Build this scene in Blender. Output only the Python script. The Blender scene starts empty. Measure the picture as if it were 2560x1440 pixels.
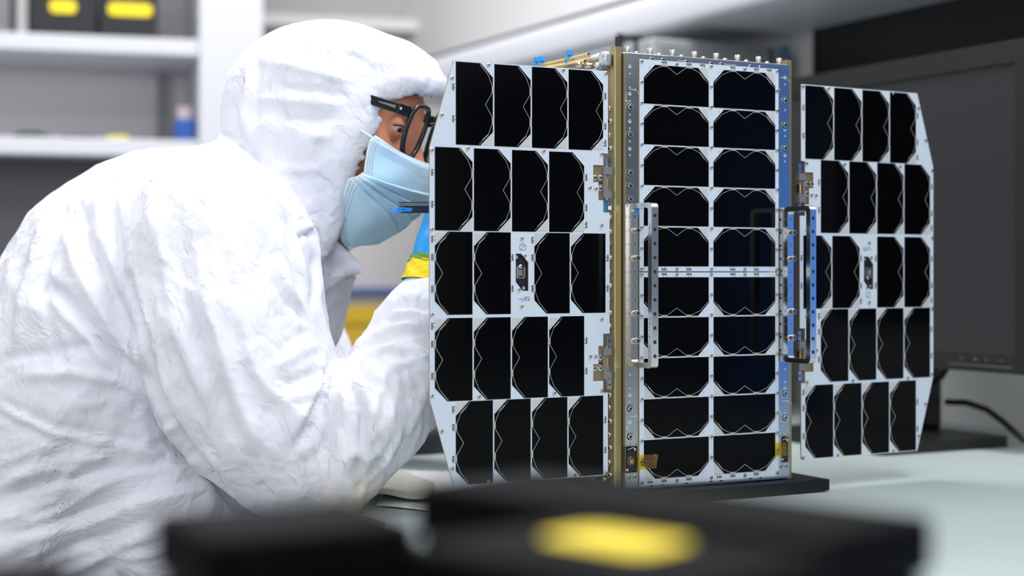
import bpy, bmesh, math, random
import numpy as np
from mathutils import Vector, Matrix
from mathutils.geometry import tessellate_polygon

SC = bpy.context.scene
COL = SC.collection
PI = math.pi
random.seed(7)

# ------------------------------------------------------------------ camera, world, lights, exposure
YAW = math.radians(27.7)
CA, SA = math.cos(YAW), math.sin(YAW)
FPX, HOR, CZ = 3900.0, 679.5, 0.2377          # focal length in px of a 2560 wide frame, horizon row, lens height over the bench
cam_d = bpy.data.cameras.new('camera')
cam_d.sensor_width = 36.0
cam_d.lens = FPX / 2560 * 36.0
cam_d.shift_y = -(720 - HOR) / 2560
cam_d.clip_start = 0.05
cam_d.dof.use_dof = True
cam_d.dof.focus_distance = 1.58
cam_d.dof.aperture_fstop = 2.8
cam = bpy.data.objects.new('camera', cam_d)
COL.objects.link(cam)
cam.location = (0, 0, CZ)
cam.rotation_euler = (PI / 2, 0, -YAW)
SC.camera = cam
SC.view_settings.view_transform = 'Standard'
SC.view_settings.look = 'None'
SC.view_settings.gamma = 1.0
SC.view_settings.exposure = -0.14
SC.view_settings.use_curve_mapping = False

W = bpy.data.worlds.new('world')
SC.world = W
W.use_nodes = True
W.node_tree.nodes['Background'].inputs[0].default_value = (0.80, 0.86, 1.0, 1)
W.node_tree.nodes['Background'].inputs[1].default_value = 0.30

def area(name, loc, sx, sy, power, col=(1, 1, 1), aim=None):
    d = bpy.data.lights.new(name, 'AREA')
    d.shape = 'RECTANGLE'; d.size = sx; d.size_y = sy; d.energy = power; d.color = col
    o = bpy.data.objects.new(name, d); COL.objects.link(o)
    o.location = loc
    if aim is not None:
        o.rotation_euler = (Vector(aim) - Vector(loc)).to_track_quat('-Z', 'Y').to_euler()
    return o
# the ceiling's LED panels over the bench and aisle
area('ceiling_panel_light', (0.10, -0.60, 1.90), 1.2, 0.6, 22, (0.97, 0.98, 1.0))
area('ceiling_panel_light', (-1.2, -0.20, 1.90), 1.2, 0.6, 20, (0.97, 0.98, 1.0))
area('ceiling_panel_light', (-0.4, 1.50, 1.90), 1.2, 0.6, 6, (0.97, 0.98, 1.0))
area('ceiling_panel_light', (-0.9, 2.90, 1.90), 1.2, 0.6, 22, (0.98, 0.98, 1.0))
area('ceiling_panel_light', (0.75, 2.70, 1.90), 1.2, 0.6, 32, (0.98, 0.98, 1.0))
area('ceiling_panel_light', (1.0, 1.75, 1.90), 0.6, 1.0, 13, (0.98, 0.98, 1.0))  # extra lamp, added to bounce light up under the wall shelf
area('ceiling_panel_light', (1.15, 0.60, 1.90), 0.6, 1.2, 28, (0.98, 0.99, 1.0))

# added fill lamps, unseen, on the left and behind the viewer
area('fill_light', (-2.9, 0.5, 0.55), 1.3, 1.5, 34, (0.95, 0.97, 1.0), (0.1, 1.7, 0.0))
area('fill_light', (-0.5, -2.1, 0.75), 2.2, 1.0, 30, (0.95, 0.97, 1.0), (0.3, 1.7, 0.2))

def pt(px, py, Y):
    """World point that lies Y metres in front of the lens, from measured rows and columns of a 2560 x 1440 frame."""
    X = (px - 1280) / FPX * Y
    return Vector((X * CA + Y * SA, -X * SA + Y * CA, CZ + (HOR - py) / FPX * Y))

# ------------------------------------------------------------------ materials
def lin(c):
    return tuple(((v / 255) / 12.92 if v / 255 <= 0.04045 else (((v / 255) + 0.055) / 1.055) ** 2.4) for v in c)

MATS = {}
def mat(name, rgb, rough=0.5, metal=0.0, spec=0.5, coat=0.0, bump=None, aniso=None, var=0.0, vscale=20.0):
    """Principled surface; bump=(scale, strength, distance), var = brightness mottling from noise."""
    if name in MATS:
        return MATS[name]
    m = bpy.data.materials.new(name); m.use_nodes = True
    nt = m.node_tree; b = nt.nodes['Principled BSDF']
    c = lin(rgb) + (1,)
    b.inputs['Base Color'].default_value = c
    b.inputs['Roughness'].default_value = rough
    b.inputs['Metallic'].default_value = metal
    b.inputs['Specular IOR Level'].default_value = spec
    b.inputs['Coat Weight'].default_value = coat
    tc = nt.nodes.new('ShaderNodeTexCoord')
    if var:
        n = nt.nodes.new('ShaderNodeTexNoise'); n.inputs['Scale'].default_value = vscale; n.inputs['Detail'].default_value = 4
        nt.links.new(tc.outputs['Object'], n.inputs['Vector'])
        mr = nt.nodes.new('ShaderNodeMapRange')
        mr.inputs['To Min'].default_value = 1 - var; mr.inputs['To Max'].default_value = 1 + var
        nt.links.new(n.outputs['Fac'], mr.inputs['Value'])
        mx = nt.nodes.new('ShaderNodeMix'); mx.data_type = 'RGBA'; mx.blend_type = 'MULTIPLY'
        mx.inputs['Factor'].default_value = 1.0
        mx.inputs['A'].default_value = c
        nt.links.new(mr.outputs['Result'], mx.inputs['B'])
        nt.links.new(mx.outputs['Result'], b.inputs['Base Color'])
    if bump:
        n = nt.nodes.new('ShaderNodeTexNoise'); n.inputs['Scale'].default_value = bump[0]; n.inputs['Detail'].default_value = 5
        if aniso:
            mp = nt.nodes.new('ShaderNodeMapping'); mp.inputs['Scale'].default_value = aniso
            nt.links.new(tc.outputs['Object'], mp.inputs['Vector']); nt.links.new(mp.outputs['Vector'], n.inputs['Vector'])
        else:
            nt.links.new(tc.outputs['Object'], n.inputs['Vector'])
        bp = nt.nodes.new('ShaderNodeBump'); bp.inputs['Strength'].default_value = bump[1]; bp.inputs['Distance'].default_value = bump[2]
        nt.links.new(n.outputs['Fac'], bp.inputs['Height']); nt.links.new(bp.outputs['Normal'], b.inputs['Normal'])
    MATS[name] = m
    return m

def cell_material():
    m = bpy.data.materials.new('solar_cell'); m.use_nodes = True
    nt = m.node_tree; b = nt.nodes['Principled BSDF']
    tc = nt.nodes.new('ShaderNodeTexCoord')
    w = nt.nodes.new('ShaderNodeTexWave'); w.wave_type = 'BANDS'; w.bands_direction = 'X'
    w.inputs['Scale'].default_value = 31.4
    nt.links.new(tc.outputs['Generated'], w.inputs['Vector'])
    r = nt.nodes.new('ShaderNodeValToRGB')
    r.color_ramp.elements[0].position = 0.70; r.color_ramp.elements[0].color = (0.0003, 0.0003, 0.0007, 1)
    r.color_ramp.elements[1].position = 1.0; r.color_ramp.elements[1].color = (0.0042, 0.0042, 0.0060, 1)
    nt.links.new(w.outputs['Fac'], r.inputs['Fac'])
    nt.links.new(r.outputs['Color'], b.inputs['Base Color'])
    b.inputs['Roughness'].default_value = 0.09
    b.inputs['Specular IOR Level'].default_value = 0.09
    return m

def tape_material():
    m = bpy.data.materials.new('polyimide_tape'); m.use_nodes = True
    nt = m.node_tree; nt.nodes.remove(nt.nodes['Principled BSDF'])
    out = nt.nodes['Material Output']
    tr = nt.nodes.new('ShaderNodeBsdfTransparent'); tr.inputs[0].default_value = (1.0, 0.84, 0.06, 1)
    df = nt.nodes.new('ShaderNodeBsdfDiffuse'); df.inputs[0].default_value = (0.55, 0.26, 0.01, 1)
    gl = nt.nodes.new('ShaderNodeBsdfGlossy'); gl.inputs['Roughness'].default_value = 0.12
    gl.inputs['Color'].default_value = (1, .9, .7, 1)
    a = nt.nodes.new('ShaderNodeMixShader'); a.inputs[0].default_value = 0.12
    c = nt.nodes.new('ShaderNodeMixShader'); c.inputs[0].default_value = 0.06
    tc = nt.nodes.new('ShaderNodeTexCoord'); n = nt.nodes.new('ShaderNodeTexNoise'); n.inputs['Scale'].default_value = 260
    bp = nt.nodes.new('ShaderNodeBump'); bp.inputs['Strength'].default_value = 0.8; bp.inputs['Distance'].default_value = 0.002
    nt.links.new(tc.outputs['Object'], n.inputs['Vector']); nt.links.new(n.outputs['Fac'], bp.inputs['Height'])
    nt.links.new(bp.outputs['Normal'], gl.inputs['Normal'])
    nt.links.new(tr.outputs[0], a.inputs[1]); nt.links.new(df.outputs[0], a.inputs[2])
    nt.links.new(a.outputs[0], c.inputs[1]); nt.links.new(gl.outputs[0], c.inputs[2])
    nt.links.new(c.outputs[0], out.inputs[0])
    return m

def lens_material():
    m = bpy.data.materials.new('spectacle_lens'); m.use_nodes = True
    nt = m.node_tree; nt.nodes.remove(nt.nodes['Principled BSDF'])
    out = nt.nodes['Material Output']
    tr = nt.nodes.new('ShaderNodeBsdfTransparent'); tr.inputs[0].default_value = (0.93, 0.93, 0.97, 1)
    gl = nt.nodes.new('ShaderNodeBsdfGlossy'); gl.inputs['Roughness'].default_value = 0.02
    a = nt.nodes.new('ShaderNodeMixShader')
    a.inputs[0].default_value = .07; nt.links.new(tr.outputs[0], a.inputs[1]); nt.links.new(gl.outputs[0], a.inputs[2])
    nt.links.new(a.outputs[0], out.inputs[0])
    return m

CELL = cell_material()
TAPE = tape_material()
LENS = lens_material()
GOLD = mat('alodined_aluminium', (172, 158, 112), 0.38, 0.85, bump=(30, .15, .0004), aniso=(60, 60, 1))
GOLD_D = mat('alodined_aluminium_plate', (158, 144, 112), 0.45, 0.8)
GOLD_E = mat('alodined_edge', (178, 163, 122), 0.4, 0.7)
ALU = mat('machined_aluminium', (188, 190, 194), 0.2, 1.0, bump=(40, .10, .0002), aniso=(4, 4, 60))
ALU_B = mat('bright_aluminium', (225, 226, 228), 0.22, 1.0)
STEEL = mat('screw_steel', (198, 192, 180), 0.28, 1.0)
STEEL_D = mat('screw_recess', (38, 34, 30), 0.6, 0.3)
PCB = mat('white_solder_mask', (197, 207, 220), 0.38, 0.0, 0.4)
PCB_E = mat('circuit_board_edge', (150, 132, 98), 0.6)
LINE = mat('cell_busbar', (200, 196, 182), 0.4, 0.6)
DIODE = mat('bypass_diode', (192, 192, 192), 0.45, 0.1)
CONT = mat('contact_tab', (168, 150, 112), 0.45, 0.5)
SLOT = mat('contact_slot', (62, 70, 84), 0.5)
BLACKP = mat('black_plastic', (16, 16, 18), 0.42)
HINGE = mat('hinge_grey', (132, 126, 130), 0.5, 0.4)
BRASS = mat('brass_spring', (196, 158, 92), 0.35, 0.9)
PRINT = mat('printed_ink', (44, 48, 58), 0.6)
ETCH = mat('laser_mark', (210, 214, 220), 0.6, 0.2)

# ------------------------------------------------------------------ mesh helpers
class MB:
    """Collects shapes into ONE mesh; every face keeps a material slot."""
    def __init__(self):
        self.v = []; self.f = []; self.m = []; self.mats = []
    def slot(self, m):
        if m not in self.mats:
            self.mats.append(m)
        return self.mats.index(m)
    def add(self, vs, fs, m, T=None):
        o = len(self.v); s = self.slot(m)
        for p in vs:
            self.v.append(tuple(T @ Vector(p)) if T is not None else tuple(p))
        for f in fs:
            self.f.append([i + o for i in f]); self.m.append(s)
    def box(self, x0, x1, y0, y1, z0, z1, m, T=None):
        vs = [(x, y, z) for x in (x0, x1) for y in (y0, y1) for z in (z0, z1)]
        self.add(vs, [(0, 1, 3, 2), (4, 6, 7, 5), (0, 4, 5, 1), (2, 3, 7, 6), (0, 2, 6, 4), (1, 5, 7, 3)], m, T)
    def cyl(self, p, q, r, m, n=14, r2=None, cap=True, T=None):
        p = Vector(p); q = Vector(q); d = (q - p).normalized(); r2 = r if r2 is None else r2
        a = d.orthogonal().normalized(); b = d.cross(a)
        vs = [p + (a * math.cos(t) + b * math.sin(t)) * r for t in (2 * PI * i / n for i in range(n))]
        vs += [q + (a * math.cos(t) + b * math.sin(t)) * r2 for t in (2 * PI * i / n for i in range(n))]
        fs = [(i, (i + 1) % n, n + (i + 1) % n, n + i) for i in range(n)]
        if cap:
            fs += [tuple(range(n - 1, -1, -1)), tuple(range(n, 2 * n))]
        self.add(vs, fs, m, T)
    def prism(self, poly, y0, y1, m, holes=(), side=None, T=None):
        """Polygon in the x-z plane (with holes) pulled from y0 (the face seen) to y1."""
        loops = [list(poly)] + [list(h) for h in holes]
        tris = tessellate_polygon([[Vector((a, b, 0)) for a, b in L] for L in loops])
        flat = [p for L in loops for p in L]; n = len(flat)
        vs = [(a, y0, b) for a, b in flat] + [(a, y1, b) for a, b in flat]
        def ori(t):
            (ax, az), (bx, bz), (cx_, cz_) = (flat[i] for i in t)
            return (bx - ax) * (cz_ - az) - (bz - az) * (cx_ - ax)
        fs = []
        for t in tris:
            t = tuple(t) if ori(t) > 0 else tuple(reversed(t))
            fs.append(t); fs.append(tuple(i + n for i in reversed(t)))
        self.add(vs, fs, m, T)
        sf = []; o = 0
        for L in loops:
            k = len(L)
            area2 = sum(L[i][0] * L[(i + 1) % k][1] - L[(i + 1) % k][0] * L[i][1] for i in range(k))
            outer = (o == 0)
            for i in range(k):
                a, b = o + i, o + (i + 1) % k
                if (area2 > 0) == outer:
                    sf.append((a, a + n, b + n, b))
                else:
                    sf.append((b, b + n, a + n, a))
            o += k
        self.add(vs, sf, side or m, T)
    def tube(self, pts, r, m, n=8, closed=False, T=None):
        pts = [Vector(p) for p in pts]; N = len(pts); vs = []
        up = None
        for i, p in enumerate(pts):
            a = pts[(i - 1) % N] if (closed or i > 0) else p
            b = pts[(i + 1) % N] if (closed or i < N - 1) else p
            d = (b - a).normalized()
            if up is None:
                up = d.orthogonal().normalized()
            up = (up - d * up.dot(d)).normalized(); s = d.cross(up)
            rr = r[i] if isinstance(r, (list, tuple)) else r
            vs += [p + (up * math.cos(t) + s * math.sin(t)) * rr for t in (2 * PI * k / n for k in range(n))]
        fs = []
        for i in range(N if closed else N - 1):
            j = (i + 1) % N
            fs += [(i * n + k, i * n + (k + 1) % n, j * n + (k + 1) % n, j * n + k) for k in range(n)]
        if not closed:
            fs += [tuple(range(n - 1, -1, -1)), tuple((N - 1) * n + k for k in range(n))]
        self.add(vs, fs, m, T)
    def lathe(self, prof, m, n=24, T=None):
        """Profile of (radius, z) turned about z."""
        vs = []; K = len(prof)
        for r, z in prof:
            vs += [(r * math.cos(2 * PI * k / n), r * math.sin(2 * PI * k / n), z) for k in range(n)]
        fs = [(i * n + k, i * n + (k + 1) % n, (i + 1) * n + (k + 1) % n, (i + 1) * n + k) for i in range(K - 1) for k in range(n)]
        fs += [tuple(range(n - 1, -1, -1)), tuple((K - 1) * n + k for k in range(n))]
        self.add(vs, fs, m, T)
    def make(self, name, parent=None, bevel=0.0, smooth=35, loc=None, rotz=0.0, seg=2):
        me = bpy.data.meshes.new(name)
        me.from_pydata(self.v, [], self.f)
        for m in self.mats:
            me.materials.append(m)
        me.polygons.foreach_set('material_index', self.m)
        me.validate()
        if smooth:
            me.polygons.foreach_set('use_smooth', [True] * len(me.polygons))
            me.set_sharp_from_angle(angle=math.radians(smooth))
        o = bpy.data.objects.new(name, me); COL.objects.link(o)
        if parent is not None:
            o.parent = parent
        if loc is not None:
            o.location = loc
        o.rotation_euler[2] = rotz
        if bevel:
            b = o.modifiers.new('bevel', 'BEVEL'); b.width = bevel; b.segments = seg; b.limit_method = 'ANGLE'; b.angle_limit = math.radians(40)
        return o

def inst(me, name, parent, M):
    o = bpy.data.objects.new(name, me); COL.objects.link(o)
    o.parent = parent; o.matrix_local = M
    return o
def empty(name, loc, rotz=0.0):
    o = bpy.data.objects.new(name, None); COL.objects.link(o)
    o.empty_display_size = 0.05; o.location = loc; o.rotation_euler[2] = rotz
    return o
def tag(o, label, cat, group=None, kind=None):
    o['label'] = label; o['category'] = cat
    if group: o['group'] = group
    if kind: o['kind'] = kind
    return o
def struct(o, label=None):
    o['kind'] = 'structure'
    if label: o['label'] = label
    return o
def arc(cx, cz, r, a0, a1, n=5):
    return [(cx + r * math.cos(math.radians(a0 + (a1 - a0) * i / n)), cz + r * math.sin(math.radians(a0 + (a1 - a0) * i / n))) for i in range(n + 1)]
def rrect(x0, x1, z0, z1, r, n=5):
    return arc(x1 - r, z1 - r, r, 0, 90, n) + arc(x0 + r, z1 - r, r, 90, 180, n) + arc(x0 + r, z0 + r, r, 180, 270, n) + arc(x1 - r, z0 + r, r, 270, 360, n)
K = 0.001
def mm(poly):
    return [(a * K, b * K) for a, b in poly]
def stroke(mb, pts, w, y, m, T=None):
    """Flat printed line of width w along pts (x, z) on a face at depth y (normal to -y)."""
    for (ax, az), (bx, bz) in zip(pts[:-1], pts[1:]):
        d = Vector((bx - ax, bz - az)); L = d.length
        if L == 0: continue
        d /= L; nx, nz = -d.y * w / 2, d.x * w / 2
        ax2, az2, bx2, bz2 = ax - d.x * w * .3, az - d.y * w * .3, bx + d.x * w * .3, bz + d.y * w * .3
        mb.add([(ax2 + nx, y, az2 + nz), (ax2 - nx, y, az2 - nz), (bx2 - nx, y, bz2 - nz), (bx2 + nx, y, bz2 + nz)], [(0, 1, 2, 3)], m, T)
# ------------------------------------------------------------------ the room
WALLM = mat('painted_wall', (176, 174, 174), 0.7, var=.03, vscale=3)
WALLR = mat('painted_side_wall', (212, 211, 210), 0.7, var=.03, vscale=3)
WALLD = mat('dark_wall', (112, 114, 120), 0.8)
FLOORM = mat('floor_vinyl', (176, 178, 180), 0.5, var=.06)
CEILM = mat('ceiling_white', (215, 215, 215), 0.8)
TABLE = mat('bench_mat', (168, 180, 178), 0.42, 0, 0.35, bump=(220, .12, .0006), aniso=(1, 14, 1), var=.05, vscale=9)
TABLE_E = mat('bench_edge', (96, 100, 102), 0.5)
WHITE = mat('white_laminate', (204, 204, 211), 0.4)
BACKP = mat('shelf_back_white', (232, 230, 230), 0.6)
DARKP = mat('charcoal_panel', (72, 71, 76), 0.55)

BU = -math.radians(27.7 - 16.0)                      # the shelving stands a little askew to the bench
BO = pt(250, HOR, 3.6)
def bl(i, j, z):
    return Vector((BO.x + i * math.cos(BU) - j * math.sin(BU), BO.y + i * math.sin(BU) + j * math.cos(BU), z))
TB = Matrix.Translation((BO.x, BO.y, 0)) @ Matrix.Rotation(BU, 4, 'Z')

FL = -0.75
m = MB(); m.box(-3, 1.85, -2.2, 5.2, FL - .05, FL, FLOORM); struct(m.make('floor', smooth=0))
m = MB(); m.box(-3, 1.85, -2.2, 5.2, 1.95, 2.0, CEILM); struct(m.make('ceiling', smooth=0))
m = MB(); m.box(1.75, 1.85, -2.2, 5.2, FL, 1.95, WALLR); struct(m.make('wall_right', smooth=0))
m = MB(); m.box(-3.2, 1.2, .495, .6, FL, 1.95, WALLM, TB); struct(m.make('wall_back', smooth=0))
m = MB(); m.box(-3.1, -3.0, -2.2, 5.2, FL, 1.95, WALLM); struct(m.make('wall_left', smooth=0))
m = MB(); m.box(-3, 1.75, -2.3, -2.2, FL, 1.95, WALLD); struct(m.make('wall_front', smooth=0))
# lower half of the back wall: beige facing under a blue rail
BEIGE = mat('beige_facing', (186, 176, 164), 0.6)
BLUER = mat('blue_rail', (66, 104, 168), 0.45)
m = MB(); m.box(.374, .86, .40, .495, FL, .176, BEIGE, TB); struct(m.make('trim_1', smooth=0), 'beige facing on the lower back wall')
m = MB(); m.box(.374, .86, .388, .495, .176, .194, BLUER, TB); struct(m.make('trim_2', smooth=0), 'blue rail along the back wall')

WPAN = mat('white_facing', (224, 220, 219), 0.6)
m = MB(); m.box(.374, .86, .44, .495, .194, .56, WPAN, TB); struct(m.make('trim_5', smooth=0), 'white facing on the back wall above the blue rail')
m = MB(); m.box(.374, .86, .44, .495, .895, .925, WPAN, TB); struct(m.make('trim_6', smooth=0), 'pale trunking strip high on the back wall')
# bench: an L of worktop along the right wall and across the front
def bench(x0, x1, y0, y1, label, legs):
    c = Vector(((x0 + x1) / 2, (y0 + y1) / 2, 0)); m = MB()
    m.box(x0 - c.x, x1 - c.x, y0 - c.y, y1 - c.y, -.03, 0, TABLE); w = m.make('worktop', bevel=.0015, loc=c); tag(w, label, 'worktop')
    for x, y in legs:
        g = MB(); g.box(x - .03 - c.x, x + .03 - c.x, y - .03 - c.y, y + .03 - c.y, FL, -.03, TABLE_E); g.make('leg', w)
bench(.545, 1.748, -.9, 3.3, 'long grey-green bench worktop under the satellite and the monitor', ((.59, 3.2), (1.68, 3.2), (1.68, -.8), (.59, -.8)))
bench(-.6, .5445, -.9, .98, 'short grey-green worktop under the black cases in the foreground', ((-.54, -.8), (-.54, .9), (.49, .9)))
# unseen blue panel, added so the polished frame has something blue to reflect
m = MB(); m.box(1.738, 1.75, .25, .70, 0, .659, mat('blue_reflection_panel', (30, 132, 236), .45)); struct(m.make('trim_3', smooth=0), 'blue panel added low on the side wall for its reflection')

m = MB(); m.box(1.738, 1.75, -.9, .248, .02, .659, mat('grey_reflection_panel', (104, 106, 112), .5)); struct(m.make('trim_4', smooth=0), 'grey panel added low on the side wall for its reflection')  # unseen panel, added to tone the reflection in the left frame strip
# shelf over the bench, on the right wall
sh = MB()
prof = [(1.75, .66)] + [(1.489 + .012 - .012 * math.sin(t), .672 - .012 * math.cos(t)) for t in (0, PI / 6, PI / 3, PI / 2)] \
     + [(1.489 + .02 - .02 * math.cos(t), .707 + .02 * math.sin(t)) for t in (0, PI / 6, PI / 3, PI / 2)] + [(1.75, .727)]
n = len(prof)
sh.add([(x, -.9, z) for x, z in prof] + [(x, 3.62, z) for x, z in prof],
       [(i, (i + 1) % n, n + (i + 1) % n, n + i) for i in range(n)] + [tuple(range(n - 1, -1, -1)), tuple(range(n, 2 * n))], WHITE)
ws = sh.make('wall_shelf', smooth=50)
tag(ws, 'long white wall shelf with a rounded front edge above the bench', 'shelf')
g = MB(); g.box(1.50, 1.512, -.9, 3.62, .727, .733, mat('shelf_shade', (70, 78, 80), .6)); o = g.make('shade_strip', ws)  # dark strip added as the line of shade above the shelf edge

# black board on the wall behind the monitor
m = MB(); m.box(1.728, 1.75, .75, 2.165, .16, .66, mat('black_board', (13, 14, 17), .55))
tag(m.make('wall_board', bevel=.002), 'black board fixed to the wall behind the monitor, up under the shelf', 'board')

# shelving unit at the back left
su = empty('shelving_unit', bl(-.4, .2, FL), BU)
tag(su, 'white open shelving unit behind the person, holding black bins', 'shelves')
Ls = su.matrix_basis.inverted() @ TB
def spart(name, b, mt, **k):
    g = MB(); g.box(*b, mt, Ls); return g.make(name, su, **k)
su.matrix_basis = Matrix.Translation(bl(-.4, .2, FL)) @ Matrix.Rotation(BU, 4, 'Z')
Ls = su.matrix_basis.inverted() @ TB
spart('upright', (.2245, .374, -.01, .49, FL, 1.9), WHITE, bevel=.004)
spart('upright', (-1.35, -1.2, -.01, .49, FL, 1.9), WHITE, bevel=.004)
spart('shelf', (-1.2, .2245, 0, .40, .743, .783), WHITE, bevel=.004)
spart('shelf', (-1.2, .2245, 0, .40, .505, .546), WHITE, bevel=.004)
spart('shelf', (-1.2, .2245, 0, .40, 1.10, 1.14), WHITE, bevel=.004)
spart('back_panel', (-1.2, .2245, .40, .42, .505, 1.9), BACKP)
o = spart('lower_panel', (-1.2, .2245, .10, .13, FL, .505), DARKP); o['label'] = 'charcoal panel closing the lower half'
spart('cable_duct', (.150, .172, .37, .40, .546, .743), mat('duct_grey', (150, 150, 158), .5))

# things on the shelving
BINM = mat('black_bin', (28, 29, 34), 0.5, 0, .4)
YEL = mat('yellow_label', (240, 214, 10), 0.5)
def shelf_bin(i0, i1, l0, l1, label):
    r = empty('storage_bin', bl((i0 + i1) / 2, .15, .783), BU)
    r.matrix_basis = Matrix.Translation(bl((i0 + i1) / 2, .15, .783)) @ Matrix.Rotation(BU, 4, 'Z')
    T = r.matrix_basis.inverted() @ TB
    tag(r, label, 'bin', 'black bins on the top shelf')
    g = MB(); t = .004; z0, z1 = .783, .915
    g.box(i0, i1, .01, .30, z0, z0 + t, BINM, T)
    g.box(i0, i1, .01, .01 + t, z0, z1, BINM, T); g.box(i0, i1, .30 - t, .30, z0, z1, BINM, T)
    g.box(i0, i0 + t, .01, .30, z0, z1, BINM, T); g.box(i1 - t, i1, .01, .30, z0, z1, BINM, T)
    g.box(i0 - .003, i1 + .003, .004, .012, z1 - .01, z1, BINM, T)
    g.make('tray', r, bevel=.0015)
    g = MB(); g.prism(rrect(l0, l1, .832, .862, .012), .006, .010, YEL, T=T); g.make('label_plate', r)
shelf_bin(-.154, -.008, -.112, -.052, 'black storage bin with the shorter yellow label, on the top shelf')
shelf_bin(-.001, .130, .018, .118, 'black storage bin with the longer yellow label, right of its pair')
def shelf_box(name, b, mt, label, cat, bev=.002):
    g = MB(); c = bl((b[0] + b[1]) / 2, (b[2] + b[3]) / 2, b[4])
    T = (Matrix.Translation(c) @ Matrix.Rotation(BU, 4, 'Z')).inverted() @ TB
    g.box(*b, mt, T); o = g.make(name, bevel=bev); o.matrix_basis = Matrix.Translation(c) @ Matrix.Rotation(BU, 4, 'Z')
    return tag(o, label, cat)
shelf_box('folder', (-.199, -.187, .02, .26, .783, 1.02), mat('folder_black', (26, 34, 32), .6), 'thin black folder standing left of the bins', 'folder')
shelf_box('document_box', (-.186, -.160, .03, .27, .783, 1.0), mat('box_grey', (176, 176, 176), .6), 'grey document box between the black folder and the bins', 'box')
shelf_box('blue_carton', (.176, .2205, .06, .16, .546, .602), mat('carton_blue', (30, 80, 160), .5), 'blue carton at the right end of the lower shelf', 'box')
shelf_box('packet', (.182, .215, .09, .14, .602, .634), mat('packet_white', (206, 190, 190), .6), 'small pale packet lying on the blue carton', 'packet')
g = MB(); c = bl(-.155, .12, .546)
g.lathe([(.0, 0), (.030, 0), (.036, .006), (.034, .014), (.020, .020), (.0, .021)], mat('pouch_black', (30, 34, 30), .6), T=Matrix.Scale(1.15, 4, (1, 0, 0)))
tag(g.make('tool_pouch', loc=c, rotz=BU), 'small black pouch lying at the left of the lower shelf', 'pouch')
g = MB(); g.cyl((-.03, 0, .005), (.03, 0, .005), .005, mat('pen_dark', (60, 60, 70), .4)); g.cyl((.03, 0, .005), (.04, 0, .005), .005, BLACKP, r2=.001)
tag(g.make('pen', loc=bl(-.055, .06, .546), rotz=BU), 'dark pen lying on the middle of the lower shelf', 'pen')
g = MB(); g.cyl((-.028, 0, .006), (.022, 0, .006), .006, mat('marker_yellow', (214, 206, 60), .4)); g.cyl((.022, 0, .006), (.034, 0, .006), .005, mat('marker_cap', (90, 90, 60), .4))
tag(g.make('marker_pen', loc=bl(.045, .06, .546), rotz=BU), 'yellow marker pen lying on the lower shelf beyond the back', 'pen')

# yellow waste bin by the back wall
wb = empty('waste_bin', bl(.655, .20, FL), BU); tag(wb, 'tall yellow waste bin by the back wall, seen past the sleeve', 'bin')
g = MB(); g.prism(rrect(-.075, .075, -.075, .075, .02), 0, -.86, mat('bin_yellow', (206, 170, 44), .5), T=Matrix(((1, 0, 0, 0), (0, 0, 1, 0), (0, -1, 0, 0), (0, 0, 0, 1)))); g.make('body', wb)
g = MB(); g.prism(rrect(-.082, .082, -.082, .082, .022), -.86, -.90, mat('bin_lid', (206, 168, 30), .5), T=Matrix(((1, 0, 0, 0), (0, 0, 1, 0), (0, -1, 0, 0), (0, 0, 0, 1)))); g.make('lid', wb, bevel=.006)

# grey instrument cabinet and rods behind the satellite
ic = empty('instrument_cabinet', (1.5625, 2.35, 0)); tag(ic, 'dark grey instrument cabinet on the bench behind the satellite, under the shelf', 'cabinet')
g = MB(); g.box(-.1355, .1355, -.14, .14, .012, .632, mat('cabinet_grey', (146, 152, 152), .5)); g.make('case', ic, bevel=.005)
g = MB(); g.box(-.127, .127, -.145, -.14, .02, .622, mat('cabinet_door', (138, 144, 144), .5)); dr = g.make('door', ic, bevel=.003)
g = MB(); g.box(.095, .105, -.156, -.145, .28, .40, BLACKP); g.make('handle', dr)
for x in (-.11, .11):
    for y in (-.11, .11):
        g = MB(); g.cyl((x, y, 0), (x, y, .013), .015, BLACKP); g.make('foot', ic)
def rod(name, px, Y, h, r, mt, label):
    p = pt(px, 900, Y); g = MB()
    g.lathe([(r * 1.4, 0), (r * 1.4, .006), (r, .010), (r, h - .004), (r * .7, h)], mt, 16)
    return tag(g.make(name, loc=(p.x, p.y, 0)), label, 'stand')
rod('support_rod', 1962, 2.62, .617, .0075, mat('rod_blue', (62, 92, 132), .4), 'upright blue-grey rod on a round foot, right of the grey cabinet front')
rod('support_rod', 1921, 2.60, .608, .009, mat('rod_dark', (58, 66, 72), .4), 'upright dark grey rod on a round foot, in front of the grey cabinet')
rod('support_rod', 1943, 2.62, .606, .004, mat('rod_steel', (120, 124, 128), .35, .8), 'thin steel rod between the dark and the blue rods')
# black clamp stand on the bench behind the satellite
p0 = pt(1549, 84, 2.50)
la = empty('clamp_stand', (p0.x, p0.y, 0)); tag(la, 'black clamp stand on the bench behind the satellite, its short arm at the top', 'stand')
Tl = Matrix.Translation(-la.location); zt = p0.z
def lapart(nm, p, q, r): g = MB(); g.cyl(p, q, r, BLACKP, T=Tl); return g.make(nm, la)
lapart('post', Vector((p0.x, p0.y, .012)), p0, .0058)
g = MB(); g.lathe([(.045, 0), (.045, .008), (.012, .014)], BLACKP, 28); g.make('base', la)
c0, c1 = pt(1552, 93, 2.50), pt(1608, 93, 2.50)
lapart('crossbar', c0, c1, .0048); lapart('stem', pt(1590, 92, 2.50), pt(1590, 205, 2.50), .0034)
g = MB(); g.lathe([(.012, -.02), (.012, .0), (.008, .006)], BLACKP, 16); o = g.make('clamp', la); o.location = pt(1590, 205, 2.50) - la.location
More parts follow.
